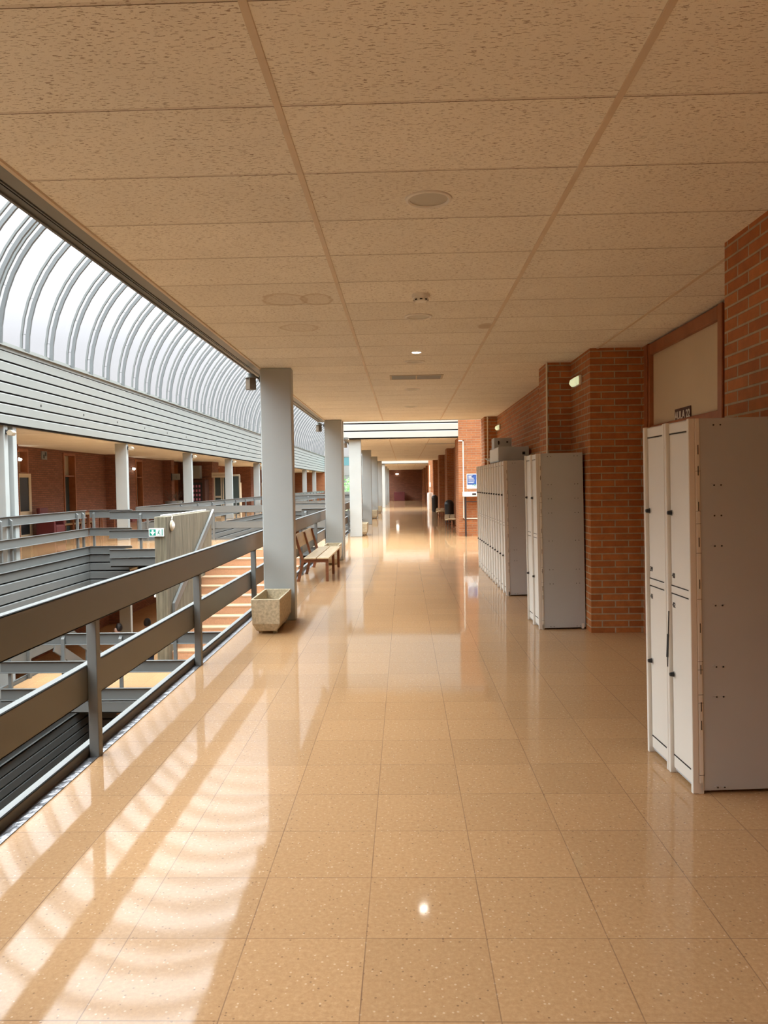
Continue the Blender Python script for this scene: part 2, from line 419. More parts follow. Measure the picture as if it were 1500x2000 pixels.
def fascia(name, a, b, nrm, label, mat='siding'):
    s = siding(a, b, nrm, TOPZ, 7)
    nv = Vector(nrm); a = Vector(a); b = Vector(b)
    lo = a+nv*-.05; hi = b+nv*.0
    s.box(min(a.x, b.x, lo.x, hi.x), max(a.x, b.x, lo.x, hi.x), min(a.y, b.y, lo.y, hi.y), max(a.y, b.y, lo.y, hi.y), TOPZ+.02, 4.40)
    lo = a+nv*-.20; hi = b+nv*.055
    s.box(min(a.x, b.x, lo.x, hi.x), max(a.x, b.x, lo.x, hi.x), min(a.y, b.y, lo.y, hi.y), max(a.y, b.y, lo.y, hi.y), 4.40, 4.425)
    lo = a+nv*-.16; hi = b+nv*-.08
    s.box(min(lo.x, hi.x), max(lo.x, hi.x), min(lo.y, hi.y), max(lo.y, hi.y), 2.82, 4.52)
    return struct(s.obj(name, [mat, 'groove']), label, 'cladding')
wf = fascia('wall_left', (FX, Y0), (FX, YA), (1, 0), 'pale grey horizontal cladding boards above the far gallery')
hole = MB().lathe([(.0, .004), (.03, .004), (.03, -.02), (0, -.02)], axis='x', seg=12)
h0 = hole.obj('drain_hole', 'gap', wf); h0.location = (FX, 17.0, 3.36)
for i in range(1, 27):
    c = h0.copy(); COL.objects.link(c); c.location = (FX, 17.0+2.285*i, 3.36)
fascia('wall_near', (-1.76, Y0), (-1.76, C1), (-1, 0), 'cladding boards above the near gallery edge')
fascia('wall_near', (-1.76, C2+.2), (-1.76, D1), (-1, 0), 'cladding boards above the gallery beyond the crossing')
fascia('wall_near', (-1.76, D2), (-1.76, YA), (-1, 0), 'cladding boards above the gallery end')
fascia('wall_crossing', (-1.76, C1), (XC, C1), (0, 1), 'cladding boards on the near side of the crossing')
fascia('wall_crossing', (-1.80, C2), (1.56, C2), (0, -1), 'cladding boards painted skylit pale, across the gallery beyond the second pillar', 'siding_lit')
fascia('wall_crossing', (-1.76, D1), (XC, D1), (0, 1), 'cladding boards on the near side of the second crossing')
fascia('wall_crossing', (-1.76, D2), (1.56, D2), (0, -1), 'cladding boards painted skylit pale, across the gallery at the far crossing', 'siding_lit')
MBx = MB().box(-1.76, 1.56, C2+.02, C2+.1, H, TOPZ).box(-1.76, 1.56, D2+.02, D2+.1, H, TOPZ)

# slab edge cladding around the wells
def slabclad(segs, name, label):
    s = MB()
    for (a, b, nrm, zt, n) in segs: siding(a, b, nrm, zt, n, mb=s)
    return struct(s.obj(name, ['steel', 'groove']), label, 'cladding')
slabclad([((FX, Y0), (FX, 19.4), (1, 0), -.16, 4), ((FX, 19.4), (-7.0, 19.4), (0, -1), -.16, 4), ((-7.65, 22), (-7.65, D1), (1, 0), -.16, 4),
          ((FX, D2), (FX, YA), (1, 0), -.16, 4)], 'wall_slab_left', 'grey boards hanging below the far gallery edge')
slabclad([((NX-.03, Y0), (NX-.03, 18.3), (-1, 0), -.16, 4), ((NX-.03, 22), (NX-.03, D1), (-1, 0), -.16, 4), ((NX-.03, D2), (NX-.03, YA), (-1, 0), -.16, 4)],
         'wall_slab_right', 'grey boards hanging below the near gallery edge')
slabclad([((-7.05, 18.28), (-2.5, 18.28), (0, -1), -.16, 1), ((-7.65, 22.02), (NX, 22.02), (0, 1), -.16, 4), ((FX, D1-.02), (NX, D1-.02), (0, -1), -.16, 4), ((FX, D2+.02), (NX, D2+.02), (0, 1), -.16, 4)],
         'wall_bridge', 'grey boards along the bridge edges')
slabclad([((FX, Y0), (FX, 19.4), (1, 0), LV, 17), ((FX, 19.4), (NX, 19.4), (0, -1), LV, 17), ((NX, Y0), (NX, 19.4), (-1, 0), LV, 17)],
         'wall_light_well', 'dark grey boards lining the light well below')
bk = MB().box(FX-.16, FX-.08, Y0, 19.4, -7.4, LV-.12).box(FX, NX, 19.48, 19.56, -7.4, LV-.12).box(NX+.06, NX+.14, Y0, 19.4, -7.4, LV-.12)
bk.box(FX-.16, FX-.08, Y0, YA, -.86, -.12).box(NX+.05, NX+.12, Y0, YA, -.86, -.12)
struct(bk.obj('wall_well_backing', 'steeldk'), 'backing of the light well cladding', 'wall')

# brick walls --------------------------------------------------------------------
wr = MB()
wr.box(1.795, 2.9, Y0, 4.4, 0, H+.05)
wr.box(2.36, 2.9, 4.4, 5.78, 0, H+.05)           # behind the near lockers, beside door
wr.box(2.36, 2.9, 7.56, 7.74, 0, H+.05); wr.box(2.42, 2.9, 5.78, 7.56, 2.80, H+.05)
wr.box(WR, 2.9, 7.74, 8.62, 0, H+.05)
wr.box(1.58, 2.9, 8.62, 9.1, 0, H+.05)
wr.box(WR, 2.9, 9.1, 15.45, 0, H+.05)
wr.box(1.60, 2.9, 15.45, C1, 0, H+.05)
struct(wr.obj('wall_right', 'brick'), 'orange brick wall with piers behind the lockers', 'wall')
wr = MB().box(1.56, XC, C2, C2+1.4, 0, 4.4).box(WR, 2.9, C2+1.4, 29.0, 0, H+.05).box(1.60, 2.9, 29.0, 30.2, 0, H+.05)
wr.box(WR, 2.9, 30.2, 35.6, 0, H+.05).box(1.60, 2.9, 35.6, 36.6, 0, H+.05).box(WR, 2.9, 36.6, 42.8, 0, H+.05).box(1.6, 2.9, 42.8, D1, 0, H+.05)
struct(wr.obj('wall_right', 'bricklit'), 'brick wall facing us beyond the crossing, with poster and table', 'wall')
wr = MB().box(1.56, XC, D2, D2+1.4, 0, 4.4)
for k in range(3):
    wr.box(WR, 2.9, D2+1.4+k*6.5, D2+6.4+k*6.5, 0, H+.05); wr.box(1.6, 2.9, D2+6.4+k*6.5, D2+7.9+k*6.5, 0, H+.05)
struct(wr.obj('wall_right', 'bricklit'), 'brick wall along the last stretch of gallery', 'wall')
we = MB().box(-2.0, 2.9, YE, YE+.3, 0, H+1.7)
struct(we.obj('wall_end', 'brickfar'), 'brick wall darkened for shade, closing the end of the gallery', 'wall')  # darker brick copy puts the end wall's shade into its colour
wb = MB().box(WF-.6, 3.2, Y0-.3, Y0, LV*2-.2, 8.0)
struct(wb.obj('wall_back', 'brick'), 'brick wall behind the camera', 'wall')
wc = MB().box(XC, XC+.3, C1-.3, C2+.3, 0, 8).box(XC, XC+.3, D1-.3, D2+.3, 0, 8).box(2.9, XC, C1-.3, C1-.12, 0, 4.4).box(2.9, XC, D1-.3, D1-.12, 0, 4.4)
struct(wc.obj('wall_crossing_end', 'brick'), 'brick end walls of the crossings', 'wall')
wl = MB().box(2.45, 2.9, Y0, YA, LV*2, -.12)
struct(wl.obj('wall_lower_right', 'brickfar'), 'brick wall of the storey below, near side', 'wall')
# far gallery wall with piers, recesses for doors cut between blocks
wl = MB()
DOORS = [(22.75, 23.45), (25.9, 26.85), (32.95, 33.8), (38.3, 39.1), (47, 48), (55, 56)]
ys = Y0
for a, b in DOORS+[(YA, YA)]:
    wl.box(WF-.35, WF, ys, a, LV*2, H+.05)
    if b > a: wl.box(WF-.35, WF, a, b, LV*2, 0); wl.box(WF-.35, WF, a, b, 2.74, H+.05); wl.box(WF-.5, WF-.36, a-.1, b+.1, 0, 2.8)
    ys = b
for y in (21.6, 29.6, 36.7, 43.5, 50.4, 57.3, 64.2, 71): wl.box(WF, WF+.42, y, y+.45, LV*2, H+.05)
wl.box(WF, WF+1.6, 39.8, 41.2, 0, H+.05); wl.box(WF, WF+1.4, 50.85, 52.6, 0, H+.05)
struct(wl.obj('wall_far', 'brickfar'), 'red brown brick wall at the back of the far gallery', 'wall')

# end wall of the atrium with windows -------------------------------------------------
ew = MB()
ew.box(-1.76, 2.9, YA, YA+.3, LV*2, 4.5)
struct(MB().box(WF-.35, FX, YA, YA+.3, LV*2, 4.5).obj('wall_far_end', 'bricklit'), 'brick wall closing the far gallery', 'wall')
ew.box(FX, -1.76, YA, YA+.3, LV*2, .8).box(FX, -1.76, YA, YA+.3, 2.46, 3.44).box(FX, -1.76, YA, YA+.3, 4.33, 4.48)
struct(ew.obj('wall_atrium_end', 'siding'), 'pale end wall of the atrium with window bands', 'wall')
def winband(nm, z0, z1, mat, label):
    r = thing(nm, None, None, (0, 0, 0)); struct(r, label, 'window')
    f = MB()
    for i in range(6): x = -8.0+6.24*i/5; f.box(x-.03, x+.03, YA+.02, YA+.1, z0, z1)
    f.box(-8, -1.76, YA+.02, YA+.1, z0, z0+.05).box(-8, -1.76, YA+.02, YA+.1, z1-.05, z1)
    f.obj('frame', 'steel', r)
    MB().box(-8, -1.76, YA+.05, YA+.06, z0+.05, z1-.05).obj('pane', mat, r)
winband('window_3', .8, 2.46, 'glass', 'lower window band at the atrium end with green trees outside')
winband('window_4', 3.44, 4.33, 'blueglass', 'bluish upper window band at the atrium end')

# ------------------------------------------------------------------ barrel vaults
def arcpt(R, a): return (-R*math.cos(a), R*math.sin(a))
def arc_band(Ri, Ro, w, seg=28, a0=0, a1=PI):
    m = MB(); vs = []
    for i in range(seg+1):
        a = a0+(a1-a0)*i/seg
        for R, yy in ((Ri, -w/2), (Ri, w/2), (Ro, w/2), (Ro, -w/2)):
            x, z = arcpt(R, a); vs.append((x, yy, z))
    fs = []
    for i in range(seg):
        for j in range(4): fs.append((i*4+j, i*4+(j+1) % 4, (i+1)*4+(j+1) % 4, (i+1)*4+j))
    m.add(vs, fs+[(0,1,2,3), (seg*4+3, seg*4+2, seg*4+1, seg*4)]); return m
RV = 3.12
def vault(name, label, origin, rz, y0, y1, ribs, gm='glaze'):
    root = thing(name, None, None, origin, rz); struct(root, label, 'skylight')
    g = MB(); seg = 28; R = RV+.21; vs = []
    for i in range(seg+1):
        x, z = arcpt(R, PI*i/seg); vs += [(x, y0, z), (x, y1, z)]
    g.add(vs, [(2*i, 2*i+1, 2*i+3, 2*i+2) for i in range(seg)])
    gl = g.obj('glazing', gm, root, smooth=True)
    rib = arc_band(RV, RV+.08, .055).obj('rib', 'ribsteel', root, smooth=False); rib.location = (0, ribs[0], 0)
    bar = arc_band(RV+.155, RV+.20, .05).obj('glazing_bar', 'steel', root); bar.location = (0, ribs[0], 0)
    bk = MB()
    for k in range(13):
        a = PI*(k+.5)/13; x0, z0 = arcpt(RV+.07, a); x1, z1 = arcpt(RV+.17, a)
        bk.beam((x0, 0, z0), (x1, 0, z1), .012, .012, (0, 1, 0))
    br = bk.obj('spacer', 'steel', rib)
    for y in ribs[1:]:
        c = rib.copy(); COL.objects.link(c); c.parent = root; c.location = (0, y, 0)
        d = br.copy(); COL.objects.link(d); d.parent = c
        c = bar.copy(); COL.objects.link(c); c.parent = root; c.location = (0, y, 0)
    # end caps
    for y in (y0, y1):
        m = MB(); vs = [(arcpt(R, PI*i/seg)[0], y, arcpt(R, PI*i/seg)[1]) for i in range(seg+1)]
        m.add(vs, [tuple(range(seg+1))]); m.obj('end_glazing', gm, root)
    return root
ribs = [15.41+1.13*i for i in range(-19, 56)]+[15.02]
vault('window_1', 'long frosted barrel vault skylight with curved grey ribs', (-4.88, 0, 4.45), 0, Y0, YA+.2, ribs)
cy = (C1+C2)/2
vault('window_2', 'barrel vault skylight over the crossing', (0, cy, 4.45), -PI/2, -1.6, XC, [.2+1.13*i for i in range(7)], 'glaze_dim')
vault('window_5', 'barrel vault skylight over the far crossing', (0, (D1+D2)/2, 4.45), -PI/2, -1.6, XC, [.2+1.13*i for i in range(7)], 'glaze_dim')

# ------------------------------------------------------------------ pillars
def pillar(x0, x1, y0, y1, z0, z1, label, group, cat='pillar'):
    p = MB().box(x0, x1, y0, y1, z0, z1).obj('pillar', 'pillar', bevel=.012)
    tag(p, label, cat, group); return p
PY = [8.62+6.92*i for i in range(-2, 10)]
words = {0: 'second gallery pillar behind the camera', 1: 'gallery pillar just behind the camera', 2: 'nearest grey steel pillar, rising behind the concrete planter',
         3: 'grey steel pillar beside the far end of the slatted bench', 4: 'brightly lit pillar under the pale cladding beam',
         5: 'grey pillar one bay beyond the brightly lit pillar', 6: 'grey pillar with a concrete planter at its foot, two bays beyond the lit pillar',
         7: 'grey pillar last before the far crossing', 8: 'bright thin pillar at the far crossing', 9: 'grey pillar one bay past the far crossing', 10: 'pillar two bays past the far crossing', 11: 'farthest pillar of the gallery, by its end wall'}
for i, y in enumerate(PY):
    if i < 1 or i > 10: continue
    pillar(-1.59, -1.24, y, y+.16, 0, H, words[i], 'pillars of the near gallery')
pillar(-1.59, -1.24, 15.90, 16.06, 0, H, 'twin pillar hidden directly behind the pillar at the bench end', 'pillars of the near gallery')
FN = ['behind the camera', 'level with the nearest planter', 'left one of the twin pillars at the picture edge', 'across the atrium, just left of the concrete stair wall', 'across the atrium, second right of the twin pillars',
      'across the atrium, third right of the twin pillars', 'across the atrium, fourth right of the twin pillars', 'across the atrium, hidden behind the nearest gallery pillar',
      'across the atrium, at the right edge of the nearest gallery pillar', 'far across the atrium, left of two seen between gallery pillars', 'far across the atrium, right of two seen between gallery pillars']
for i, y in enumerate(PY):
    if i < 2: continue
    pillar(-8.43, -8.09, y, y+.16, 0, H+.01, 'grey steel pillar '+FN[i-1], 'pillars of the far gallery')
pillar(-8.43, -8.09, 15.90, 16.06, 0, H+.01, 'grey steel pillar, right one of the twin pillars at the picture edge', 'pillars of the far gallery')
for i, y in enumerate(PY):
    if 2 <= i <= 5: pillar(-8.43, -8.09, y, y+.16, LV, -.92, ['grey pillar on the lower storey, nearest', 'grey pillar on the lower storey, left of the two people', 'grey pillar on the lower storey behind the two people', 'grey pillar on the lower storey, farthest'][i-2], 'pillars of the lower storey')

# ------------------------------------------------------------------ railings
def railing(name, label, a, b, out, z0, posts, ends=True, curb=True, group='channel railings around the atrium', z_extra=1):
    """a,b: xy ends on the slab edge line; out: unit vector to the void"""
    r = thing(name, label, 'railing', (0, 0, 0), 0, group)
    A = Vector((*a, 0)); B = Vector((*b, 0)); o = Vector((*out, 0))
    def chan(d, zt, zb, fl=.05, t=.010):
        m = MB()
        def quad(d0, d1, za, zc):
            vs = []
            for p in (A, B):
                for dd, zz in ((d0, za), (d1, za), (d1, zc), (d0, zc)): vs.append(p+o*dd+Vector((0, 0, z0+zz)))
            m.add(vs, [(0,1,2,3), (7,6,5,4), (0,4,5,1), (1,5,6,2), (2,6,7,3), (3,7,4,0)])
        quad(d, d+t, zb, zt); quad(d, d+fl, zt-t, zt); quad(d, d+fl, zb, zb+t)
        return m
    chan(-.075, .972, .775).obj('top_rail', 'steel', r, bevel=.0025, seg=1)
    chan(-.005, .520, .320).obj('lower_rail', 'steel', r, bevel=.0025, seg=1)
    if curb: chan(.0, .062, -.14).obj('kerb_channel', 'steel', r, bevel=.0025, seg=1)
    L = (B-A).length; d = (B-A).normalized()
    pm = MB()
    w = .028
    # post with a sloping cap, local: x along rail, y outward
    hgt = .93
    prof = [(-.062, -.10), (-.006, -.10), (-.006, hgt-.05), (-.062, hgt)]
    P = []
    for xx in (-w, w):
        for dd, zz in prof: P.append(d*xx+o*dd+Vector((0, 0, zz)))
    pm.add(P, [(0,1,2,3), (7,6,5,4), (0,4,5,1), (1,5,6,2), (2,6,7,3), (3,7,4,0)])
    p0 = None
    for t in posts:
        loc = A+d*t+Vector((0, 0, z0))
        if p0 is None: p0 = pm.obj('post', 'steel', r, bevel=.003, seg=1); p0.location = loc
        else:
            c = p0.copy(); COL.objects.link(c); c.parent = r; c.location = loc
    return r
X1 = NX+.0
railing('railing', 'near grey steel channel railing beside us, up to the stairs', (X1, -6.6), (X1, 18.3), (-1, 0), 0, [t+6.6 for t in (-4.5, -2.3, -.1, 2.1, 4.3, 6.5, 8.95, 10.9, 13.1, 15.3, 17.4)])
railing('railing', 'grey channel railing of this gallery beyond the bridge', (X1, 22.05), (X1, D1), (-1, 0), 0, [.1+2.17*i for i in range(11)])
railing('railing', 'grey channel railing of this gallery at its far end', (X1, D2), (X1, YA-.1), (-1, 0), 0, [.1+2.3*i for i in range(13)])
railing('railing', 'grey railing along the far gallery at the left picture edge', (FX, -6.6), (FX, 19.37), (1, 0), 0, [22.2-t for t in (-3.55, -3.2, 0, 0.42, 2.6, 4.8, 7, 9.2, 11.4, 13.6, 15.8, 18, 20.2)])
railing('railing', 'short railing across the well end left of the stair', (FX, 19.4), (-6.9, 19.4), (0, -1), 0, [.12])
railing('railing', 'railing left of the concrete stair wall carrying two cladding boards', (-7.05, 18.28), (-4.84, 18.28), (0, -1), 0, [.75])
railing('railing', 'bright railing on the far side of the bridge, above the stair', (-7.65, 22.0), (X1, 22.0), (0, 1), 0, [.3, 2.2, 4.0, 5.7])
railing('railing', 'long railing receding along the far gallery beyond the bridge', (-7.65, 22.05), (-7.65, D1), (1, 0), 0, [.1+2.17*i for i in range(11)])
railing('railing', 'railing on the near side of the far bridge', (-7.65, D1-.03), (X1, D1-.03), (0, -1), 0, [.3, 2.2, 4.0, 5.7])
railing('railing', 'railing on the far side of the far bridge', (FX, D2+.03), (X1, D2+.03), (0, 1), 0, [.3, 2.2, 4.0, 5.7])
railing('railing', 'railing along the far end of the opposite gallery', (FX, D2), (FX, YA-.1), (1, 0), 0, [.1+2.3*i for i in range(13)])
railing('railing', 'short railing between the stair head and this gallery', (-2.45, 18.28), (X1-.02, 18.28), (0, -1), 0, [.1])
# half landing
LZ = -1.87
railing('railing', 'railing at the front of the half landing below', (-6.8, 12.7), (-2.4, 12.7), (0, -1), LZ, [.15, 1.06, 2.03, 2.95, 4.2], group='railings of the stair half landing')
railing('railing', 'railing at the left side of the half landing', (-6.8, 12.72), (-6.8, 14.7), (-1, 0), LZ, [.9], group='railings of the stair half landing')
railing('railing', 'railing at the right side of the half landing', (-2.42, 12.72), (-2.42, 14.7), (1, 0), LZ, [.9], group='railings of the stair half landing')
railing('railing', 'railing of the storey below at the light well', (FX, -6.6), (FX, 18.3), (1, 0), LV, [22.2-t for t in (0, 4.4, 8.8, 13.2, 17.6)], group='railings of the storey below')

# foil sealing strip
m = MB().box(-1.80, -1.742, Y0, C1+2.2, -.02, .004)
struct(m.obj('trim_4', 'foil'), 'shiny crumpled sealing strip along the floor edge', 'sealing strip')
m = MB().box(-1.80, -1.742, 22.0, D1, -.02, .004).box(-1.80, -1.742, D2, YE, -.02, .004)
struct(m.obj('trim_5', 'foil'), 'shiny sealing strip further along the floor edge', 'sealing strip')

# ------------------------------------------------------------------ stairs
st = thing('staircase', 'terracotta staircase coming down from the bridge beside a concrete wall', 'staircase', (0, 0, 0))
bd = MB(); nz = MB()
for i in range(11):
    y1 = 18.28-.327*i; z1 = -.17*(i+1)
    bd.box(-4.6, -2.45, y1-.327, y1, z1-.20, z1-.03)
    nz.box(-4.6, -2.45, y1-.335, y1+.0, z1-.03, z1)
bd.box(-4.6, -2.45, 18.28, 18.32, -.3, -.02)
bd.obj('step_body', 'step', st)
nz.obj('tread', 'stepn', st)
MB().box(-6.78, -2.44, 12.74, 14.7, LZ-.2, LZ).obj('half_landing', 'floor', st)
s = siding((-6.85, 12.67), (-2.36, 12.67), (0, -1), LZ-.16, 1); siding((-6.83, 12.7), (-6.83, 14.7), (-1, 0), LZ-.16, 1, mb=s)
s.obj('landing_cladding', ['steel', 'groove'], st)
bd = MB()
for i in range(11):
    y0 = 14.7+.327*i; z1 = LZ-.17*(i+1)
    bd.box(-6.75, -4.85, y0, y0+.335, z1-.17, z1)
bd.obj('lower_steps', 'step', st)
MB().prism([(14.72, -2.07), (14.72, -2.4), (18.3, -.5), (18.3, -.2)], -4.6, -2.45, 'x').obj('soffit_slab', 'concrete', st)
m = MB()
for z in (.93, .45):
    m.beam((-6.80, 14.7, LZ+z-.1), (-6.80, 18.3, LV+z-.1), .03, .2)
for t in (0.3, 1.5, 2.7): m.box(-6.83, -6.77, 14.7+t, 14.76+t, LZ-.52*t-.2, LZ-.52*t+.9)
m.obj('lower_flight_railing', 'steel', st)
cwall = MB().box(-4.83, -4.6, 14.8, 18.3, LV, .95).obj('stair_wall', 'concrete', bevel=.01)
tag(cwall, 'board marked concrete wall between the two stair flights', 'concrete wall')
hr = MB(); hr.prism([(18.34, .97), (15.08, -.75), (15.05, -.95), (15.05, -1.02), (18.34, .74)], -4.585, -4.570, 'x')
hr.prism([(18.34, .985), (15.04, -.755), (15.04, -.77), (18.34, .97)], -4.585, -4.535, 'x').box(-4.585, -4.535, 15.03, 15.045, -1.02, -.76)
tag(hr.obj('handrail', 'steel'), 'sloping grey steel handrail band fixed to the concrete stair wall', 'handrail')

# exit sign at the stair wall
sg = thing('exit_sign', 'green and white exit sign with down arrow on the concrete wall edge', 'sign', (-4.775, 14.76, .655))
MB().box(-.145, .145, -.012, .012, -.078, .078).obj('panel', 'paper', sg, bevel=.003)
MB().box(-.132, -.010, -.014, -.011, -.062, .062).obj('green_field', 'green', sg)
a = MB().box(-.086, -.052, -.017, -.013, 0, .046)
a.prism([(-.118, .006), (-.069, -.052), (-.020, .006)], -.017, -.013, 'y').obj('down_arrow', 'paper', sg)
m = MB().box(.105, .122, -.014, -.011, -.062, .062).box(.012, .10, -.0135, -.0115, -.062, -.056)
m.lathe([(0, -.0115), (.012, -.0115), (.012, -.014), (0, -.014)], (.055, 0, .038), 'y', 12)
m.beam((.052, -.013, .022), (.042, -.013, -.012), .003, .02).beam((.045, -.013, -.01), (.07, -.013, -.03), .003, .012).beam((.07, -.013, -.03), (.068, -.013, -.052), .003, .01)
m.beam((.042, -.013, -.01), (.03, -.013, -.03), .003, .012).beam((.03, -.013, -.03), (.014, -.013, -.034), .003, .01)
m.beam((.055, -.013, .018), (.08, -.013, .004), .003, .009).beam((.05, -.013, .018), (.028, -.013, .006), .003, .009)
m.obj('running_figure', 'green', sg)
# round bulkhead alarm with cable
al = thing('bulkhead_lamp', 'round cream bulkhead lamp hanging on the side of the concrete stair wall', 'lamp', (-4.56, 15.08, .77))
MB().lathe([(.0, -.03), (.09, -.03), (.105, -.02), (.105, .0), (.09, .015), (.0, .017)], axis='x', seg=28).obj('housing', 'creamlt', al, smooth=True)
MB().lathe([(.0, .010), (.07, .012), (.072, .02), (.05, .036), (0, .042)], axis='x', seg=24).obj('cover', 'white', al, smooth=True)
MB().tube([(0, -.03, .12), (.01, -.03, .17), (-.01, -.06, .20), (-.12, -.12, .205), (-.19, -.1, .20), (-.2, .1, .20), (-.15, .4, .20), (-.12, 1.2, .20), (-.16, 2.2, .20), (-.14, 3.1, .20)], .014).obj('cable', 'white', al, smooth=True)
tag(MB().box(-4.90, -4.84, 14.9, 15.5, -.62, -.30).obj('junction_box', 'white', bevel=.01), 'white box on the left face of the concrete stair wall', 'box')

# ------------------------------------------------------------------ things at the near gallery
def planter(loc, rz, label, L=.80):
    r = thing('planter', label, 'planter', loc, rz, 'concrete planters beside the pillars')
    m = MB()
    def ring(z, hx, hy): return [(-hx, -hy, z), (hx, -hy, z), (hx, hy, z), (-hx, hy, z)]
    hx, hy = .15, L/2
    rings = [ring(.03, hx-.045, hy-.05), ring(.11, hx-.008, hy-.015), ring(.345, hx, hy), ring(.365, hx, hy), ring(.365, hx-.022, hy-.022), ring(.12, hx-.035, hy-.04)]
    vs = [v for q in rings for v in q]; fs = []
    for i in range(5):
        for j in range(4): fs.append((i*4+j, i*4+(j+1) % 4, (i+1)*4+(j+1) % 4, (i+1)*4+j))
    fs += [(3, 2, 1, 0), (20, 21, 22, 23)]
    m.add(vs, fs); m.obj('tub', 'planter', r, bevel=.008)
    for sy in (-1, 1):
        for sx in (-1, 1):
            MB().box(sx*.075-.02, sx*.075+.02, sy*(hy-.12)-.02, sy*(hy-.12)+.02, 0, .032).obj('foot', 'planter', r)
    return r
planter((-1.425, 8.19, 0), .0, 'nearest concrete planter, empty, in front of the first pillar')
planter((-1.41, 15.0, 0), 0, 'concrete planter behind the slatted bench')
planter((-1.27, 23.35, 0), 0, 'concrete planter at the foot of the brightly lit pillar', .9)
planter((-1.37, 34.7, 0), 0, 'concrete planter further along, two bays past the lit pillar', .9)
planter((-1.37, 41.2, 0), 0, 'farthest concrete planter, before the far crossing', .9)

def bench(loc, rz, label, L=2.2):
    r = thing('bench', label, 'bench', loc, rz, 'wooden benches along the galleries')
    # local: seat along y 0..L, back toward -x, front +x
    for x0, x1 in ((.0, .19), (.205, .395)):
        MB().box(x0, x1, 0, L, .355, .38).obj('seat_plank', 'benchslat', r, bevel=.006)
    m = MB(); m.prism([(-.095, .52), (-.115, .525), (-.165, .735), (-.145, .735)], -.02, L+.02, 'y')
    m.obj('backrest', 'benchslat', r, bevel=.004)
    for y in (.06, L/2, L-.06):
        MB().box(.335, .38, y-.022, y+.022, 0, .356).obj('front_leg', 'benchleg', r, bevel=.003)
        m = MB(); m.prism([(-.125, 0), (-.075, 0), (.0, .32), (-.115, .72), (-.145, .72), (-.045, .32)], y-.02, y+.02, 'y'); m.obj('rear_leg', 'benchleg', r, bevel=.003)
        MB().box(-.03, .36, y-.018, y+.018, .30, .354).obj('seat_bearer', 'benchleg', r)
    return r
bench((-1.59, 12.08, 0), 0, 'slatted wooden bench between the two nearest pillars')

# bin/bench row beyond the crossing on the right
def curved_bench(loc, label, L=3.4):
    r = thing('bench', label, 'bench', loc, 0, 'curved benches against the right wall')
    for x0, x1 in ((.02, .18), (.20, .36)):
        vs = []; n = 12
        for i in range(n+1):
            y = L*i/n; bow = -.10*math.sin(PI*i/n)
            for zz in (.36, .385):
                vs += [(x0-bow*.0+bow, y, zz+.05*math.cos(2*PI*i/n)), (x1+bow, y, zz+.05*math.cos(2*PI*i/n))]
        fs = []
        for i in range(n):
            b = i*4; fs += [(b, b+1, b+5, b+4), (b+2, b+6, b+7, b+3), (b, b+4, b+6, b+2), (b+1, b+3, b+7, b+5)]
        fs += [(0, 2, 3, 1), (n*4, n*4+1, n*4+3, n*4+2)]
        MB().add(vs, fs).obj('seat_plank', 'benchslat', r)
    for y in (.1, L/2, L-.1):
        for x in (.05, .32): MB().box(x-.02, x+.02, y-.02, y+.02, 0, .36).obj('leg', 'benchleg', r)
        MB().box(.04, .34, y-.02, y+.02, .1, .14).obj('stretcher', 'benchleg', r)
    return r
curved_bench((1.40, 23.8, 0), 'curved wooden bench against the right wall, just past the crossing')
curved_bench((1.40, 31.0, 0), 'second curved wooden bench against the right wall, farther off')
def bin_(loc, label, h=.9, r_=.17):
    r = thing('litter_bin', label, 'bin', loc, 0, 'black litter bins by the right wall')
    MB().lathe([(0, 0), (r_*.88, 0), (r_*.95, .03), (r_, h*.78), (r_, h*.80), (0, h*.8)], seg=24).obj('body', 'black', r, smooth=True)
    MB().lathe([(r_*1.04, h*.79), (r_*1.04, h*.84), (r_*.9, h*.93), (r_*.5, h), (0, h+.01)], seg=24).obj('lid', 'black', r, smooth=True)
bin_((1.63, 28.4, 0), 'black domed litter bin behind the curved bench')
bin_((1.62, 41.6, 0), 'black litter bin far along the right wall')
tag(MB().lathe([(0, 0), (.16, 0), (.17, .1), (.17, .95), (.14, 1.0), (0, 1.0)], (1.48, 44.6, 0), seg=20).obj('water_cooler', 'white', smooth=True), 'white upright dispenser by the brick edge at the far crossing', 'dispenser')
tag(MB().box(-.95, .04, 70.2, 70.8, .0, .82).obj('cabinet', 'maroon', bevel=.03), 'maroon low cabinet against the end wall', 'cabinet')
ch = thing('side_table', 'thin legged table by the end of the right wall', 'table', (1.15, 62, 0))
MB().box(0, .6, 0, .6, .70, .73).obj('top', 'benchleg', ch)
for x, y in ((.02, .02), (.55, .02), (.02, .55), (.55, .55)): MB().box(x, x+.03, y, y+.03, 0, .7).obj('leg', 'benchleg', ch)

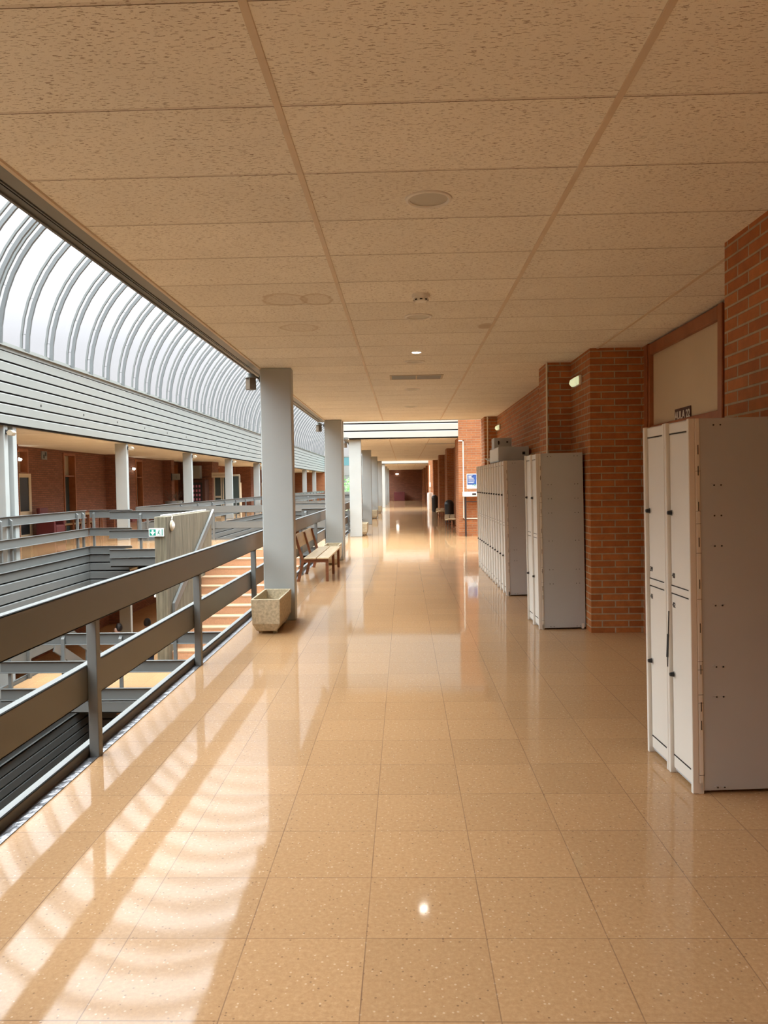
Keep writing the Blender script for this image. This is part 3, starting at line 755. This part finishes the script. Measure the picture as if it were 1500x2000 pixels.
# table and poster at the lit brick wall
tb = thing('high_table', 'white topped high table on thin black legs at the lit brick wall', 'table', (1.66, 21.93, 0))
MB().box(0, 1.1, 0, .33, 1.13, 1.265).obj('top', 'white', tb, bevel=.006)
for x, y in ((.06, .04), (.06, .27), (1.0, .04), (1.0, .27)): MB().box(x, x+.028, y, y+.028, 0, 1.13).obj('leg', 'black', tb)
MB().box(.06, 1.02, .045, .06, .97, 1.0).obj('crossbar', 'black', tb)
MB().box(.25, .36, -.006, .0, 1.175, 1.225).obj('socket', 'black', tb)
po = thing('poster', 'blue and white paper poster on the lit brick wall', 'poster', (1.935, C2-.006, 1.565))
MB().box(-.145, .145, -.003, .003, -.21, .21).obj('sheet', 'paper', po)
MB().box(-.13, .13, -.005, -.003, -.10, .195).obj('blue_print', 'blue', po)
for z, x1 in ((.165, .02), (.14, -.01), (.115, .0), (.09, .05), (.065, .06), (.03, .08), (-.02, .07), (-.045, .05)): MB().box(-.10, x1, -.007, -.005, z-.0045, z+.0045).obj('text_line', 'paper', po)
m = MB()
for i in range(20):
    a = 2*PI*i/20; m.box(.09+.028*math.cos(a)-.006, .09+.028*math.cos(a)+.006, -.009, -.006, -.11+.028*math.sin(a)-.006, -.11+.028*math.sin(a)+.006)
m.box(.0, .045, -.009, -.006, -.115, -.107).box(.018, .026, -.009, -.006, -.135, -.09)
m.obj('round_mark', 'green', po)
cd = MB().box(1.68, 1.71, C2-.03, C2-.002, .48, 2.74).box(1.68, 2.6, C2-.03, C2-.002, .48, .51).box(1.565, 1.71, C2-.03, C2-.002, 2.71, 2.74)
tag(cd.obj('cable_duct', 'screen'), 'pale cable duct bent down the lit brick wall around the table', 'cable duct')
cd = MB().box(1.62, 1.66, D2-.03, D2, .9, 2.7).box(1.60, 1.70, D2-.1, D2, 1.3, 1.6)
tag(cd.obj('cable_duct', 'screen'), 'pale duct with a box on the brick edge at the far crossing', 'cable duct')
tag(MB().tube([(1.66, 15.41, 0), (1.66, 15.41, H)], .014).obj('pipe', 'screen', smooth=True), 'thin pale vertical pipe on the brick pier behind the long locker row', 'pipe')
tag(MB().tube([(1.575, 8.585, 0), (1.575, 8.585, H)], .010).obj('pipe', 'screen', smooth=True), 'thin pale vertical pipe on the brick pier by the locker pair', 'pipe')

# ------------------------------------------------------------------ lockers
LW = .303
def make_locker(numbers=None, marks=True):
    r = thing('locker', 'x', 'locker')
    # local: front at x=0 facing -x, depth to x=.48, width along y 0..LW, near side y=0
    MB().box(.018, .47, .004, LW-.004, .012, 1.80).obj('body', 'lockdk', r, bevel=.003)
    f = MB()
    f.box(-.010, .022, 0, .024, .0, 1.80).box(-.010, .022, LW-.024, LW, .0, 1.80).box(.006, .022, .026, LW-.026, 1.745, 1.795).box(.006, .022, .026, LW-.026, .935, .972).box(.008, .022, .026, LW-.026, .03, .095)
    f.box(.022, .045, 0, .02, 0, 1.80)
    f.obj('frame', 'locker', r, bevel=.004)
    for (za, zb, kz) in ((.975, 1.740, 1.345), (.10, .930, .52)):
        d = MB().box(.007, .021, .030, LW-.030, za, zb).obj('door', 'locker', r, bevel=.004)
        k = MB().lathe([(0, 0), (.012, 0), (.012, -.012), (.009, -.026), (0, -.028)], (.007, LW-.055, kz), 'x', 16); k.obj('lock_knob', 'black', d, smooth=True)
        MB().lathe([(0, 0), (.015, 0), (.015, -.006), (0, -.006)], (.007, LW-.055, kz), 'x', 16).obj('lock_rim', 'chrome', d, smooth=True)
        if numbers:
            t = numbers[0] if za > .5 else numbers[1]; zc = 1.025 if za > .5 else .875
            text_mesh(t, .036, 'black', d, (.006, LW-.060, zc), (PI/2, 0, -PI/2), 'number')
    for za in (1.742, .9735, .933, .097): MB().box(.0055, .014, .03, LW-.03, za-.002, za+.002).obj('shadow_gap', 'gap', r)
    if marks:
        m = MB()
        for z in (1.63, 1.53, 1.36, 1.19, .99, .78, .58, .40, .31): m.box(.0335, .037, -.0015, .002, z, z+.045)
        for z in (1.55, 1.36, 1.30, 1.16, .94, .64, .60, .48, .44, .09): m.box(.022, .046, -.001, .001, z, z+.0015)
        m.obj('frame_slots', 'gap', r)
        for z in (1.775, 1.49, 1.345, 1.20, .915, .62, .475, .035):
            for x in (.10, .37):
                m = MB(); h = MB()
                m.box(x, x+.012, .001, .004, z-.002, z+.002)
                for dx in (.012, .045): h.lathe([(0, .0), (.004, 0), (.004, .003), (0, .003)], (x+dx, .0015, z-.008), 'y', 8)
                m.box(x-.008, x+.022, .0022, .0042, z-.006, z-.004); m.box(x+.032, x+.055, .0022, .0042, z-.006, z-.004)
                h.obj('fixing_holes', 'gap', r); m.obj('pressed_tab', 'lockdk', r)
    for y in (.012, LW-.012):
        for x in (.03, .44): MB().box(x-.012, x+.012, y-.012, y+.012, 0, .052).obj('foot', 'locker', r)
    return r
def place(r, x, y, label, group, yaw=0):
    r.location = (x, y, 0); r.rotation_euler = (0, -.013, yaw); r['label'] = label; r['group'] = group
LTILT = .0
protoA = make_locker(('40', '42'))
place(protoA, 1.377, 3.714, 'white two door locker nearest us, doors 40 and 42, with a hanging strap', 'pair of lockers at the right edge', .045)
m = MB().beam((-.006, LW-.022, .84), (-.010, LW-.02, .70), .004, .006).beam((-.010, LW-.02, .72), (-.014, LW-.014, .60), .006, .010).beam((-.014, LW-.014, .6), (-.012, LW-.01, .55), .004, .005)
m.obj('hanging_strap', 'black', protoA)
b = make_locker(('39', '41'), False)
place(b, 1.377-.045*LW, 3.714+LW+.005, 'white two door locker, second from us, doors 39 and 41', 'pair of lockers at the right edge', .045)
b = make_locker(None, True)
place(b, 1.369, 7.93, 'off white locker nearer of the pair before the brick pier, side panel showing', 'pair of lockers by the brick pier', .03)
b2 = make_locker(None, False)
place(b2, 1.369-.03*LW, 7.93+LW+.005, 'off white locker farther of the pair before the brick pier', 'pair of lockers by the brick pier', .03)
ordn = ['first', 'second', 'third', 'fourth', 'fifth', 'sixth', 'seventh', 'eighth', 'ninth', 'tenth', 'eleventh', 'twelfth']
pr = make_locker(None, True)
place(pr, 1.346, 10.33, 'off white locker, first of the long row of twelve, side panel showing', 'long row of lockers')
pr2 = make_locker(None, False)
tabl = {}
for c in bpy.data.objects:
    if c.parent: tabl.setdefault(c.parent.name, []).append(c)
for k in range(1, 12):
    o = pr2 if k == 1 else copy_tree(pr2, None, tabl)
    place(o, 1.346-.0012*k, 10.33+k*(LW+.001)+(.035 if k >= 6 else 0), 'off white locker, %s from us in the long row of twelve' % ordn[k], 'long row of lockers')
# boxes on the row
bx = thing('cardboard_box', 'large flat grey box lying on the long locker row', 'box', (1.37, 11.3, 1.815))
MB().box(0, .44, 0, 1.15, 0, .215).obj('carton', 'lockdk', bx, bevel=.004)
MB().box(.345, .385, -.003, .002, .10, .14).obj('printed_mark', 'black', bx)
MB().box(-.004, .002, .04, 1.1, .02, .2).obj('lit_side', 'locker', bx)  # paler panel paints in the light on the left face
bx = thing('cardboard_box', 'smaller box on top of the large box over the lockers', 'box', (1.39, 12.0, 2.035))
MB().box(0, .27, 0, .35, 0, .165).obj('carton', 'lockdk', bx, bevel=.004)
m = MB().lathe([(0, 0), (.014, 0), (.014, -.004), (0, -.004)], (.07, 0, .09), 'y', 12); m.v = [(x, y, (z-.09)*2.4+.09) for x, y, z in m.v]; m.obj('hand_hole', 'gap', bx)
m = MB().lathe([(0, 0), (.014, 0), (.014, -.004), (0, -.004)], (.20, 0, .10), 'y', 12); m.obj('hand_hole', 'gap', bx)
m = MB(); m.beam((1.58, 12.85, 1.83), (1.50, 13.5, 1.93), .20, .015)
tag(m.obj('board', 'lockdk'), 'leaning grey board on the far end of the locker row', 'board')

# ------------------------------------------------------------------ door AULA 22
dr = thing('door_1', None, None, (2.36, 5.78, 0)); struct(dr, 'double door with cream transom panel and brown timber frame behind the nearest lockers', 'door')
m = MB().box(-.02, .06, 0, .09, 0, 2.80).box(-.02, .06, 1.69, 1.78, 0, 2.80).box(-.02, .06, .09, 1.69, 2.70, 2.80).box(-.01, .05, .09, 1.69, 1.97, 2.03)
m.obj('door_frame', 'doorwood', dr, bevel=.006)
MB().box(-.035, -.02, -.03, .05, 0, 2.8).box(-.035, -.02, 1.73, 1.81, 0, 2.8).obj('architrave', 'doorwood', dr, bevel=.004)
MB().box(.02, .05, .09, 1.69, 2.03, 2.70).obj('transom_panel', 'cream', dr)
for y0, y1 in ((.09, .885), (.895, 1.69)):
    d = MB().box(.015, .05, y0, y1, .01, 1.97).obj('door_leaf', 'cream', dr)
    MB().tube([(.015, (y1-.06 if y0 < .5 else y0+.06), 1.03), (-.04, (y1-.06 if y0 < .5 else y0+.06), 1.03), (-.045, (y1-.18 if y0 < .5 else y0+.18), 1.03)], .009).obj('door_handle', 'chrome', d)
sg = thing('door_sign', 'brown AULA 22 plate on the cream transom over the near lockers', 'sign', (2.375, 6.68, 2.065))
MB().box(-.004, .002, -.185, .185, -.06, .06).obj('plate', 'brown', sg)
text_mesh('AULA 22', .094, 'white', sg, (-.006, 0, -.002), (PI/2, 0, -PI/2), 'lettering')

# ------------------------------------------------------------------ ceiling fittings
def downlight(x, y, label, r_=.107):
    r = thing('downlight', label, 'ceiling light', (x, y, H), 0, 'round downlights along the ceiling')
    MB().lathe([(r_*.82, .0), (r_*.82, -.004), (r_*.90, -.010), (r_, -.007), (r_*1.01, .0)], seg=40).obj('trim_ring', 'white', r, smooth=True)
    MB().lathe([(0, -.002), (r_*.82, -.002), (r_*.82, 0), (0, .0)], seg=40).obj('diffuser', 'diffuser', r)
    return r
dl = [3.62, 6.12, 8.36, 10.77, 13.18, 25.2, 30.0, 36.0, 53.0, 60.0]
dn = ['nearest round unlit downlight in the ceiling', 'second round downlight, just past the smoke detector', 'round downlight right behind the lit spot', 'round downlight just past the ceiling vent',
      'farthest round downlight before the crossing', 'downlight first past the pale cladding beam', 'downlight second past the pale cladding beam', 'downlight third past the pale cladding beam', 'downlight first past the far crossing', 'last downlight before the end wall']
for y, l in zip(dl, dn): downlight(.13, y, l)
sp = thing('spotlight', 'small glowing recessed spot in the ceiling before the third downlight', 'ceiling light', (.137, 7.77, H))
MB().lathe([(.042, 0), (.042, -.004), (.052, -.007), (.056, 0)], seg=28).obj('trim_ring', 'white', sp, smooth=True)
MB().lathe([(0, -.003), (.042, -.003), (.042, 0), (0, 0)], seg=28).obj('led', 'led', sp)
sd = thing('smoke_detector', 'white smoke detector on the ceiling between two downlights', 'smoke detector', (.133, 5.42, H))
MB().lathe([(0, 0), (.062, 0), (.064, -.012), (.060, -.024), (0, -.024)], seg=32).obj('base', 'white', sd, smooth=True)
MB().lathe([(.050, -.024), (.050, -.04), (.040, -.050), (0, -.052)], seg=32).obj('chamber', 'white', sd, smooth=True)
m = MB()
for i in range(8):
    a = 2*PI*i/8; m.beam((.046*math.cos(a-.2), .046*math.sin(a-.2), -.040), (.046*math.cos(a+.2), .046*math.sin(a+.2), -.040), .012, .008)
m.obj('slots', 'gap', sd)
vt = thing('ceiling_vent', 'long rectangular air vent in the ceiling beyond the lit spot', 'vent', (.166, 9.56, H))
m = MB().box(-.325, .325, -.19, -.165, -.006, 0).box(-.325, .325, .165, .19, -.006, 0).box(-.325, -.30, -.165, .165, -.006, 0).box(.30, .325, -.165, .165, -.006, 0).box(-.008, .008, -.165, .165, -.006, 0)
m.obj('frame', 'creamlt', vt)
m = MB()
for i in range(8): m.box(-.30, .30, -.155+i*.042, -.140+i*.042, -.004, 0)
m.obj('louvres', 'lockdk', vt); MB().box(-.30, .30, -.165, .165, -.0015, 0).obj('backing', 'gap', vt)
vt = thing('ceiling_vent', 'air vent in the ceiling past the pale cladding beam', 'vent', (1.2, 25.5, H))
MB().box(-.5, .5, -.2, .2, -.006, 0).obj('frame', 'lockdk', vt)

def emergency(loc, rz, label, mat='litsoft', g='emergency lights on the walls'):
    r = thing('emergency_light', label, 'emergency light', loc, rz, g)
    # local: back at x=0, facing -x
    MB().box(-.035, 0, -.13, .13, -.045, .055).obj('housing', 'white', r, bevel=.012)
    m = MB(); m.prism([(-.035, .045), (-.075, .03), (-.085, -.01), (-.06, -.042), (-.035, -.045)], -.12, .12, 'y'); m.obj('diffuser', mat, r, bevel=.008)
    return r
emergency((WR, 8.2, 2.555), 0, 'glowing emergency light on the brick beside the pier, above the locker pair')
emergency((WR, 14.95, 2.565), 0, 'small emergency light high on the brick wall over the long locker row')
emergency((-.65, YE, 2.45), PI/2, 'lit emergency light on the dark end wall', 'lit')
emergency((WR, 31.5, 2.5), 0, 'emergency light on the right wall past the crossing')
emergency((WF+.01, 24.9-2.1, 2.42), PI, 'upright lit emergency light over the cream door across the atrium', 'lit')
emergency((WF+.01, 32.6, 2.33), PI, 'lit emergency light beside the dark door, right of the first far pillar', 'lit')
emergency((WF+.01, 41.3+1, 2.3), PI, 'lit emergency light deep in the far gallery', 'lit')

def lantern(x, y, z, side, label, mat='amber', g='lanterns on the pillars'):
    r = thing('lantern', label, 'lantern', (x, y, z), 0, g)
    MB().lathe([(.0, -.085), (.056, -.085), (.060, -.08), (.056, .045), (0, .045)], seg=4).obj('glass_body', mat, r)
    MB().lathe([(.062, .045), (.060, .06), (.045, .082), (.02, .095), (0, .097)], seg=24).obj('cap', 'siding', r, smooth=True)
    m = MB().tube([(0, 0, .05), (side*.07, 0, .055), (side*.105, 0, .03)], .008); m.box(side*.10-.006, side*.112+.006, -.02, .02, -.0, .06)
    m.obj('bracket', 'black', r)
    return r
lantern(-1.70, 8.68, 2.675, 1, 'square lantern with pale cap on the left of the nearest pillar')
lantern(-1.70, 15.6, 2.675, 1, 'square lantern on the left of the pillar at the bench end')
lantern(-1.70, 22.5, 2.675, 1, 'lantern on the left of the brightly lit pillar')
def flood(x, y, z, label):
    r = thing('floodlight', label, 'floodlight', (x, y, z), 0, 'cream floodlights on the far pillars'); r.scale = (.8, .8, .8)
    m = MB(); m.prism([(.06, -.05), (.02, .03), (.08, .085), (.15, .085), (.21, .02), (.16, -.055)], -.09, .09, 'y'); m.obj('head', 'creamlt', r, bevel=.01)
    m = MB().box(-.02, .0, -.04, .04, -.02, .10).tube([(0, 0, .06), (.07, 0, .06)], .014); m.obj('bracket', 'black', r)
    return r
for y, l in zip((15.62, 22.55, 29.45, 36.4, 43.3, 64.1), ('on the twin pillars at the left picture edge', 'on the pillar left of the concrete stair wall', 'on the second pillar right of the twin pillars', 'on the third pillar right of the twin pillars',
                                                'on the fourth pillar right of the twin pillars', 'on a distant pillar seen between the gallery pillars')):
    flood(-8.07, y, 2.66, 'cream floodlight '+l)

# ------------------------------------------------------------------ far gallery things
def far_door(i, a, b, top, leafmat, label, glazed=False):
    r = thing('door_%d' % i, None, None, (WF, a, 0)); struct(r, label, 'door'); w_ = b-a
    m = MB().box(-.3, .03, 0, .07, 0, 2.74).box(-.3, .03, w_-.07, w_, 0, 2.74).box(-.3, .03, .07, w_-.07, 2.66, 2.74).box(-.3, .0, .07, w_-.07, top-.04, top)
    m.obj('door_frame', 'doorwood', r)
    MB().box(-.25, -.2, .07, w_-.07, top, 2.66).obj('transom_panel', 'creamlt', r)
    if glazed:
        m = MB().box(.02, .07, -.12, .02, 0, 2.0).box(.02, .07, w_-.1, w_+.04, 0, 2.0).box(.02, .07, .02, w_-.1, 1.88, 2.0).box(.02, .07, .02, w_-.1, .72, .86).box(.02, .07, .02, w_-.1, 0, .16)
        d = m.obj('door_leaf', 'cream', r); MB().box(.04, .05, .02, w_-.1, .16, 1.9).obj('pane', 'black', d)
    else:
        d = MB().box(-.25, -.2, .07, w_-.07, .01, top-.04).obj('door_leaf', leafmat, r)
        MB().tube([(-.2, w_-.16, 1.03), (-.15, w_-.16, 1.03), (-.145, w_-.28, 1.03)], .01).obj('door_handle', 'chrome', d)
far_door(2, *DOORS[0], 2.05, 'cream', 'cream glazed door at the far gallery, left picture edge', True)
far_door(3, *DOORS[1], 1.98, 'greendoor', 'dark green door with pale transom in the far brick wall')
far_door(4, *DOORS[2], 2.0, 'greendoor', 'dark door with pale transom right of the first far pillar')
far_door(5, *DOORS[3], 2.0, 'creamlt', 'cream door deep in the far gallery')
far_door(6, *DOORS[4], 2.0, 'greendoor', 'door near the far gallery lobby')
far_door(7, *DOORS[5], 2.0, 'greendoor', 'last door in the far gallery')
def flag_sign(y, z, label, w_=.42, h=.30):
    r = thing('wall_sign', label, 'sign', (WF+.42, y, z))
    MB().box(0, w_, -.02, .02, -h/2, h/2).obj('plate', 'siding', r); MB().box(-.0, .05, -.03, .03, -h/2-.02, h/2+.02).obj('bracket', 'black', r)
    m = MB().lathe([(0, -.021), (.02, -.021), (.02, -.024), (0, -.024)], (w_*.6, 0, .055), 'y', 12).box(w_*.6-.022, w_*.6+.022, -.024, -.021, -.08, .03)
    m.obj('pictogram', 'steeldk', r)
flag_sign(29.55, 2.02, 'square projecting toilet sign left of the first far pillar')
flag_sign(36.65, 2.02, 'square projecting sign between the first two far pillars')
r = thing('wall_sign', 'small white sign with black mark high on the far brick wall', 'sign', (WF+.02, 24.5, 2.60))
MB().box(-.02, .02, -.17, .17, -.13, .13).obj('plate', 'siding', r); m = MB().box(.02, .024, -.10, .0, -.1, .02).box(.02, .024, .02, .12, -.02, .1); m.obj('mark', 'black', r)
r = thing('wall_sign', 'wide pale sign over the far lobby doors', 'sign', (WF+1.6, 39.7, 2.12))
MB().box(.0, .75, -.02, .02, -.13, .13).obj('plate', 'cream', r); MB().box(.05, .7, -.024, -.02, -.01, .01).obj('text_line', 'brown', r)
# lobby end: glazed doors and a vending machine
vm = thing('vending_machine', 'dark vending machine with pale header in the far gallery', 'vending machine', (WF+1.0, 38.9, 0))
MB().box(-.45, .45, 0, .75, 0, 1.9).obj('cabinet', 'brown', vm, bevel=.02)
MB().box(-.38, .30, -.02, .0, .5, 1.75).obj('window', 'black', vm)
m = MB()
for i in range(5):
    for j in range(4): m.box(-.32+j*.15, -.24+j*.15, -.03, -.02, .62+i*.22, .74+i*.22)
m.obj('products', 'pink', vm)
MB().box(-.45, .2, -.02, .4, 1.95, 2.6).obj('header_board', 'siding', vm)
gd = thing('door_8', None, None, (WF+2.05, 39.85, 0)); struct(gd, 'pale framed glass doors in the far lobby', 'door')
m = MB()
for x in (-.35, .0, .10, .55, .95): m.box(x-.03, x+.03, -.03, .03, 0, 2.1)
m.box(-.35, .95, -.03, .03, 2.05, 2.15).box(-.35, .95, -.03, .03, 0, .1).box(-.35, 0, -.03, .03, .95, 1.05); m.obj('frame', 'creamlt', gd)
MB().box(-.35, .95, -.01, .01, .1, 2.05).obj('pane', 'greendoor', gd)
# bench, chair, table, plant
fb = bench((WF+.30, 24.1, 0), 0, 'dark wooden bench against the far wall behind the left railing', 2.5)
ac = thing('armchair', 'maroon armchair beside the cream glazed door', 'armchair', (WF+.6, 23.6, 0), 0)
MB().box(-.25, .3, -.28, .28, .18, .42).obj('seat', 'maroon', ac, bevel=.04); MB().box(-.33, -.2, -.28, .28, .2, .95).obj('backrest', 'maroon', ac, bevel=.04)
for s in (-1, 1): MB().box(-.3, .28, s*.33-.05, s*.33+.05, .1, .58).obj('armrest', 'maroon', ac, bevel=.03)
for x, y in ((-.25, -.3), (.25, -.3), (-.25, .3), (.25, .3)): MB().box(x-.02, x+.02, y-.02, y+.02, 0, .2).obj('leg', 'black', ac)
ac = thing('armchair', 'maroon armchair against the far wall left of the first far pillar', 'armchair', (WF+.45, 30.6, 0), .0)
MB().box(-.25, .3, -.28, .28, .18, .42).obj('seat', 'maroon', ac, bevel=.04); MB().box(-.33, -.2, -.28, .28, .2, .95).obj('backrest', 'maroon', ac, bevel=.04)
tbl = thing('table', 'long pale topped table standing in front of the far bench', 'table', (WF+1.25, 24.2, 0))
MB().box(-.3, .3, 0, 2.3, .70, .73).obj('top', 'benchslat', tbl)
for x in (-.25, .25):
    for y in (.08, 1.15, 2.22): MB().box(x-.02, x+.02, y-.02, y+.02, 0, .70).obj('leg', 'benchleg', tbl)
for q, (px_, py_) in enumerate(((WF+.9, 34.9), (WF+1.0, 35.5))):
    p = thing('potted_plant', ['thin twiggy plant in a dark pot across the atrium', 'twiggy plant in a pale round pot across the atrium'][q], 'plant', (px_, py_, 0))
    MB().lathe([(0, 0), (.2, 0), (.26, .9), (.23, .9), (0, .85)], seg=20).obj('pot', ['steeldk', 'siding'][q], p, smooth=True)
    m = MB()
    for i in range(14):
        a = random.uniform(0, 2*PI); l = random.uniform(.3, .6)
        m.tube([(0, 0, .85), (.1*math.cos(a), .1*math.sin(a), .85+l*.5), (.3*math.cos(a), .3*math.sin(a), .85+l)], .006, 5)
    m.obj('twigs', 'bark', p)
for (y, x, lb) in ((45.5, -10.2, 'cream cabinet deep in the far gallery'), (53.4, -9.4, 'pale cabinet at the far gallery end')):
    tag(MB().box(x-.5, x+.5, y, y+.5, 0, 1.75).obj('cabinet', 'cream', bevel=.01), lb, 'cabinet')

# ------------------------------------------------------------------ people on the lower storey
def person(loc, rz, label, shirt, trousers):
    r = thing('person', label, 'person', loc, rz, 'people on the lower storey')
    def skin(name, verts, edges, rad, mat, root=0, sub=2):
        me = bpy.data.meshes.new(name); me.from_pydata(verts, edges, []); me.materials.append(MT[mat])
        o = bpy.data.objects.new(name, me); COL.objects.link(o); o.parent = r
        sk = o.modifiers.new('skin', 'SKIN'); sk.use_smooth_shade = True
        # the skin layer exists once the modifier does
        if not me.skin_vertices:
            bm = bmesh.new(); bm.from_mesh(me); bm.verts.layers.skin.verify(); bm.to_mesh(me); bm.free()
        for i, q in enumerate(rad):
            me.skin_vertices[0].data[i].radius = q if isinstance(q, tuple) else (q, q)
            me.skin_vertices[0].data[i].use_root = (i == root)
        s = o.modifiers.new('sub', 'SUBSURF'); s.levels = sub; s.render_levels = sub
        return o
    V = [(0, 0, .93), (0, 0, 1.12), (0, 0, 1.32), (0, 0, 1.43), (0, .01, 1.50), (0, .02, 1.58), (0, .01, 1.66)]
    E = [(0,1),(1,2),(2,3),(3,4),(4,5),(5,6)]; R = [(.15,.10), (.13,.09), (.16,.10), (.06,.055), (.055,.055), (.075,.092), (.065,.08)]
    for s in (-1, 1):
        b = len(V)
        V += [(s*.17, 0, 1.39), (s*.21, -.01, 1.13), (s*.20, .10, .90), (s*.20, .13, .83)]
        E += [(2, b), (b, b+1), (b+1, b+2), (b+2, b+3)]; R += [.052, .040, .028, (.036, .018)]
        h = b+3
        for k in range(4):
            c = len(V); x = s*.20+(k-1.5)*.018
            V += [(x, .145, .79), (x-.002*s, .16, .755-(.006 if k in (1, 2) else 0))]; E += [(h, c), (c, c+1)]; R += [.0095, .008]
        c = len(V); V += [(s*.17, .15, .82), (s*.155, .165, .79)]; E += [(h, c), (c, c+1)]; R += [.010, .009]
        b = len(V)
        V += [(s*.09, 0, .86), (s*.10, .01, .48), (s*.10, -.01, .10), (s*.10, .10, .04)]
        E += [(0, b), (b, b+1), (b+1, b+2), (b+2, b+3)]; R += [.095, .062, .042, (.042, .03)]
    n0 = len(V); V += [(0, .105, 1.60)]; E += [(5, n0)]; R += [.014]
    skin('body', V, E, R, 'skin')
    sv = [(0, 0, .92), (0, 0, 1.12), (0, 0, 1.32), (0, 0, 1.42), (.18, 0, 1.39), (.215, -.01, 1.16), (-.18, 0, 1.39), (-.215, -.01, 1.16)]
    skin('shirt', sv, [(0,1),(1,2),(2,3),(2,4),(4,5),(2,6),(6,7)], [(.165,.115), (.15,.105), (.18,.115), (.075,.07), .066, .056, .066, .056], shirt)
    tv = [(0, 0, .95), (.09, 0, .85), (.10, .01, .48), (.10, -.01, .09), (-.09, 0, .85), (-.10, .01, .48), (-.10, -.01, .09)]
    skin('trousers', tv, [(0,1),(1,2),(2,3),(0,4),(4,5),(5,6)], [(.16,.11), .105, .075, .06, .105, .075, .06], trousers)
    m = MB(); m.lathe([(0, .115), (.045, .105), (.085, .06), (.098, .0), (.094, -.05), (.07, -.09), (0, -.09)], (0, -.012, 1.655), seg=20)
    m.v = [(x, y if y < .03 else .03+(y-.03)*.5, z) for x, y, z in m.v]
    m.obj('hair', 'hair', r, smooth=True)
    for s in (-1, 1): MB().lathe([(0, .008), (.008, 0), (0, -.008)], (s*.032, .098, 1.615), 'y', 8).obj('eye', 'black', r)
    return r
person((-6.95, 20.5, LV), .9, 'person with dark hair in a dark red top, right one on the lower storey', 'red', 'denim')
person((-7.45, 19.75, LV), 2.2, 'person with dark hair in a pink top, left one on the lower storey', 'pink', 'denim')

# ------------------------------------------------------------------ outside
g = MB().box(-60, 60, YA+1, 160, -8.2, -8)
struct(g.obj('ground', 'ground'), 'grass beyond the atrium end windows', 'ground')
def tree(x, y, h, label, seed):
    rnd = random.Random(seed)
    t = thing('tree', label, 'tree', (x, y, -8), 0, 'trees outside the end windows')
    MB().tube([(0, 0, 0), (.1, 0, h*.3), (0, .1, h*.6), (.1, 0, h*.9)], [.25, .2, .13, .04], 10).obj('trunk', 'bark', t, smooth=True)
    m = MB()
    for i in range(2600):
        a = rnd.uniform(0, 2*PI); b = math.acos(rnd.uniform(-1, 1)); q = rnd.random()**.4
        R_ = h*.36
        c = Vector((R_*q*math.sin(b)*math.cos(a), R_*q*math.sin(b)*math.sin(a), h*.64+h*.36*q*math.cos(b)))
        s = rnd.uniform(.12, .28); u = Vector((rnd.gauss(0,1), rnd.gauss(0,1), rnd.gauss(0,1))).normalized(); v = u.orthogonal().normalized()
        m.add([c-u*s, c+v*s*.5, c+u*s, c-v*s*.5], [(0,1,2,3)])
    m.obj('crown', 'leaf', t)
tree(-7.6, 92, 10.7, 'bright green tree outside the lower end window, left one', 1)
tree(4, 95, 10.5, 'bright green tree outside the end window, right one', 2)
tree(-19, 98, 10.8, 'green tree outside, farthest left', 3)
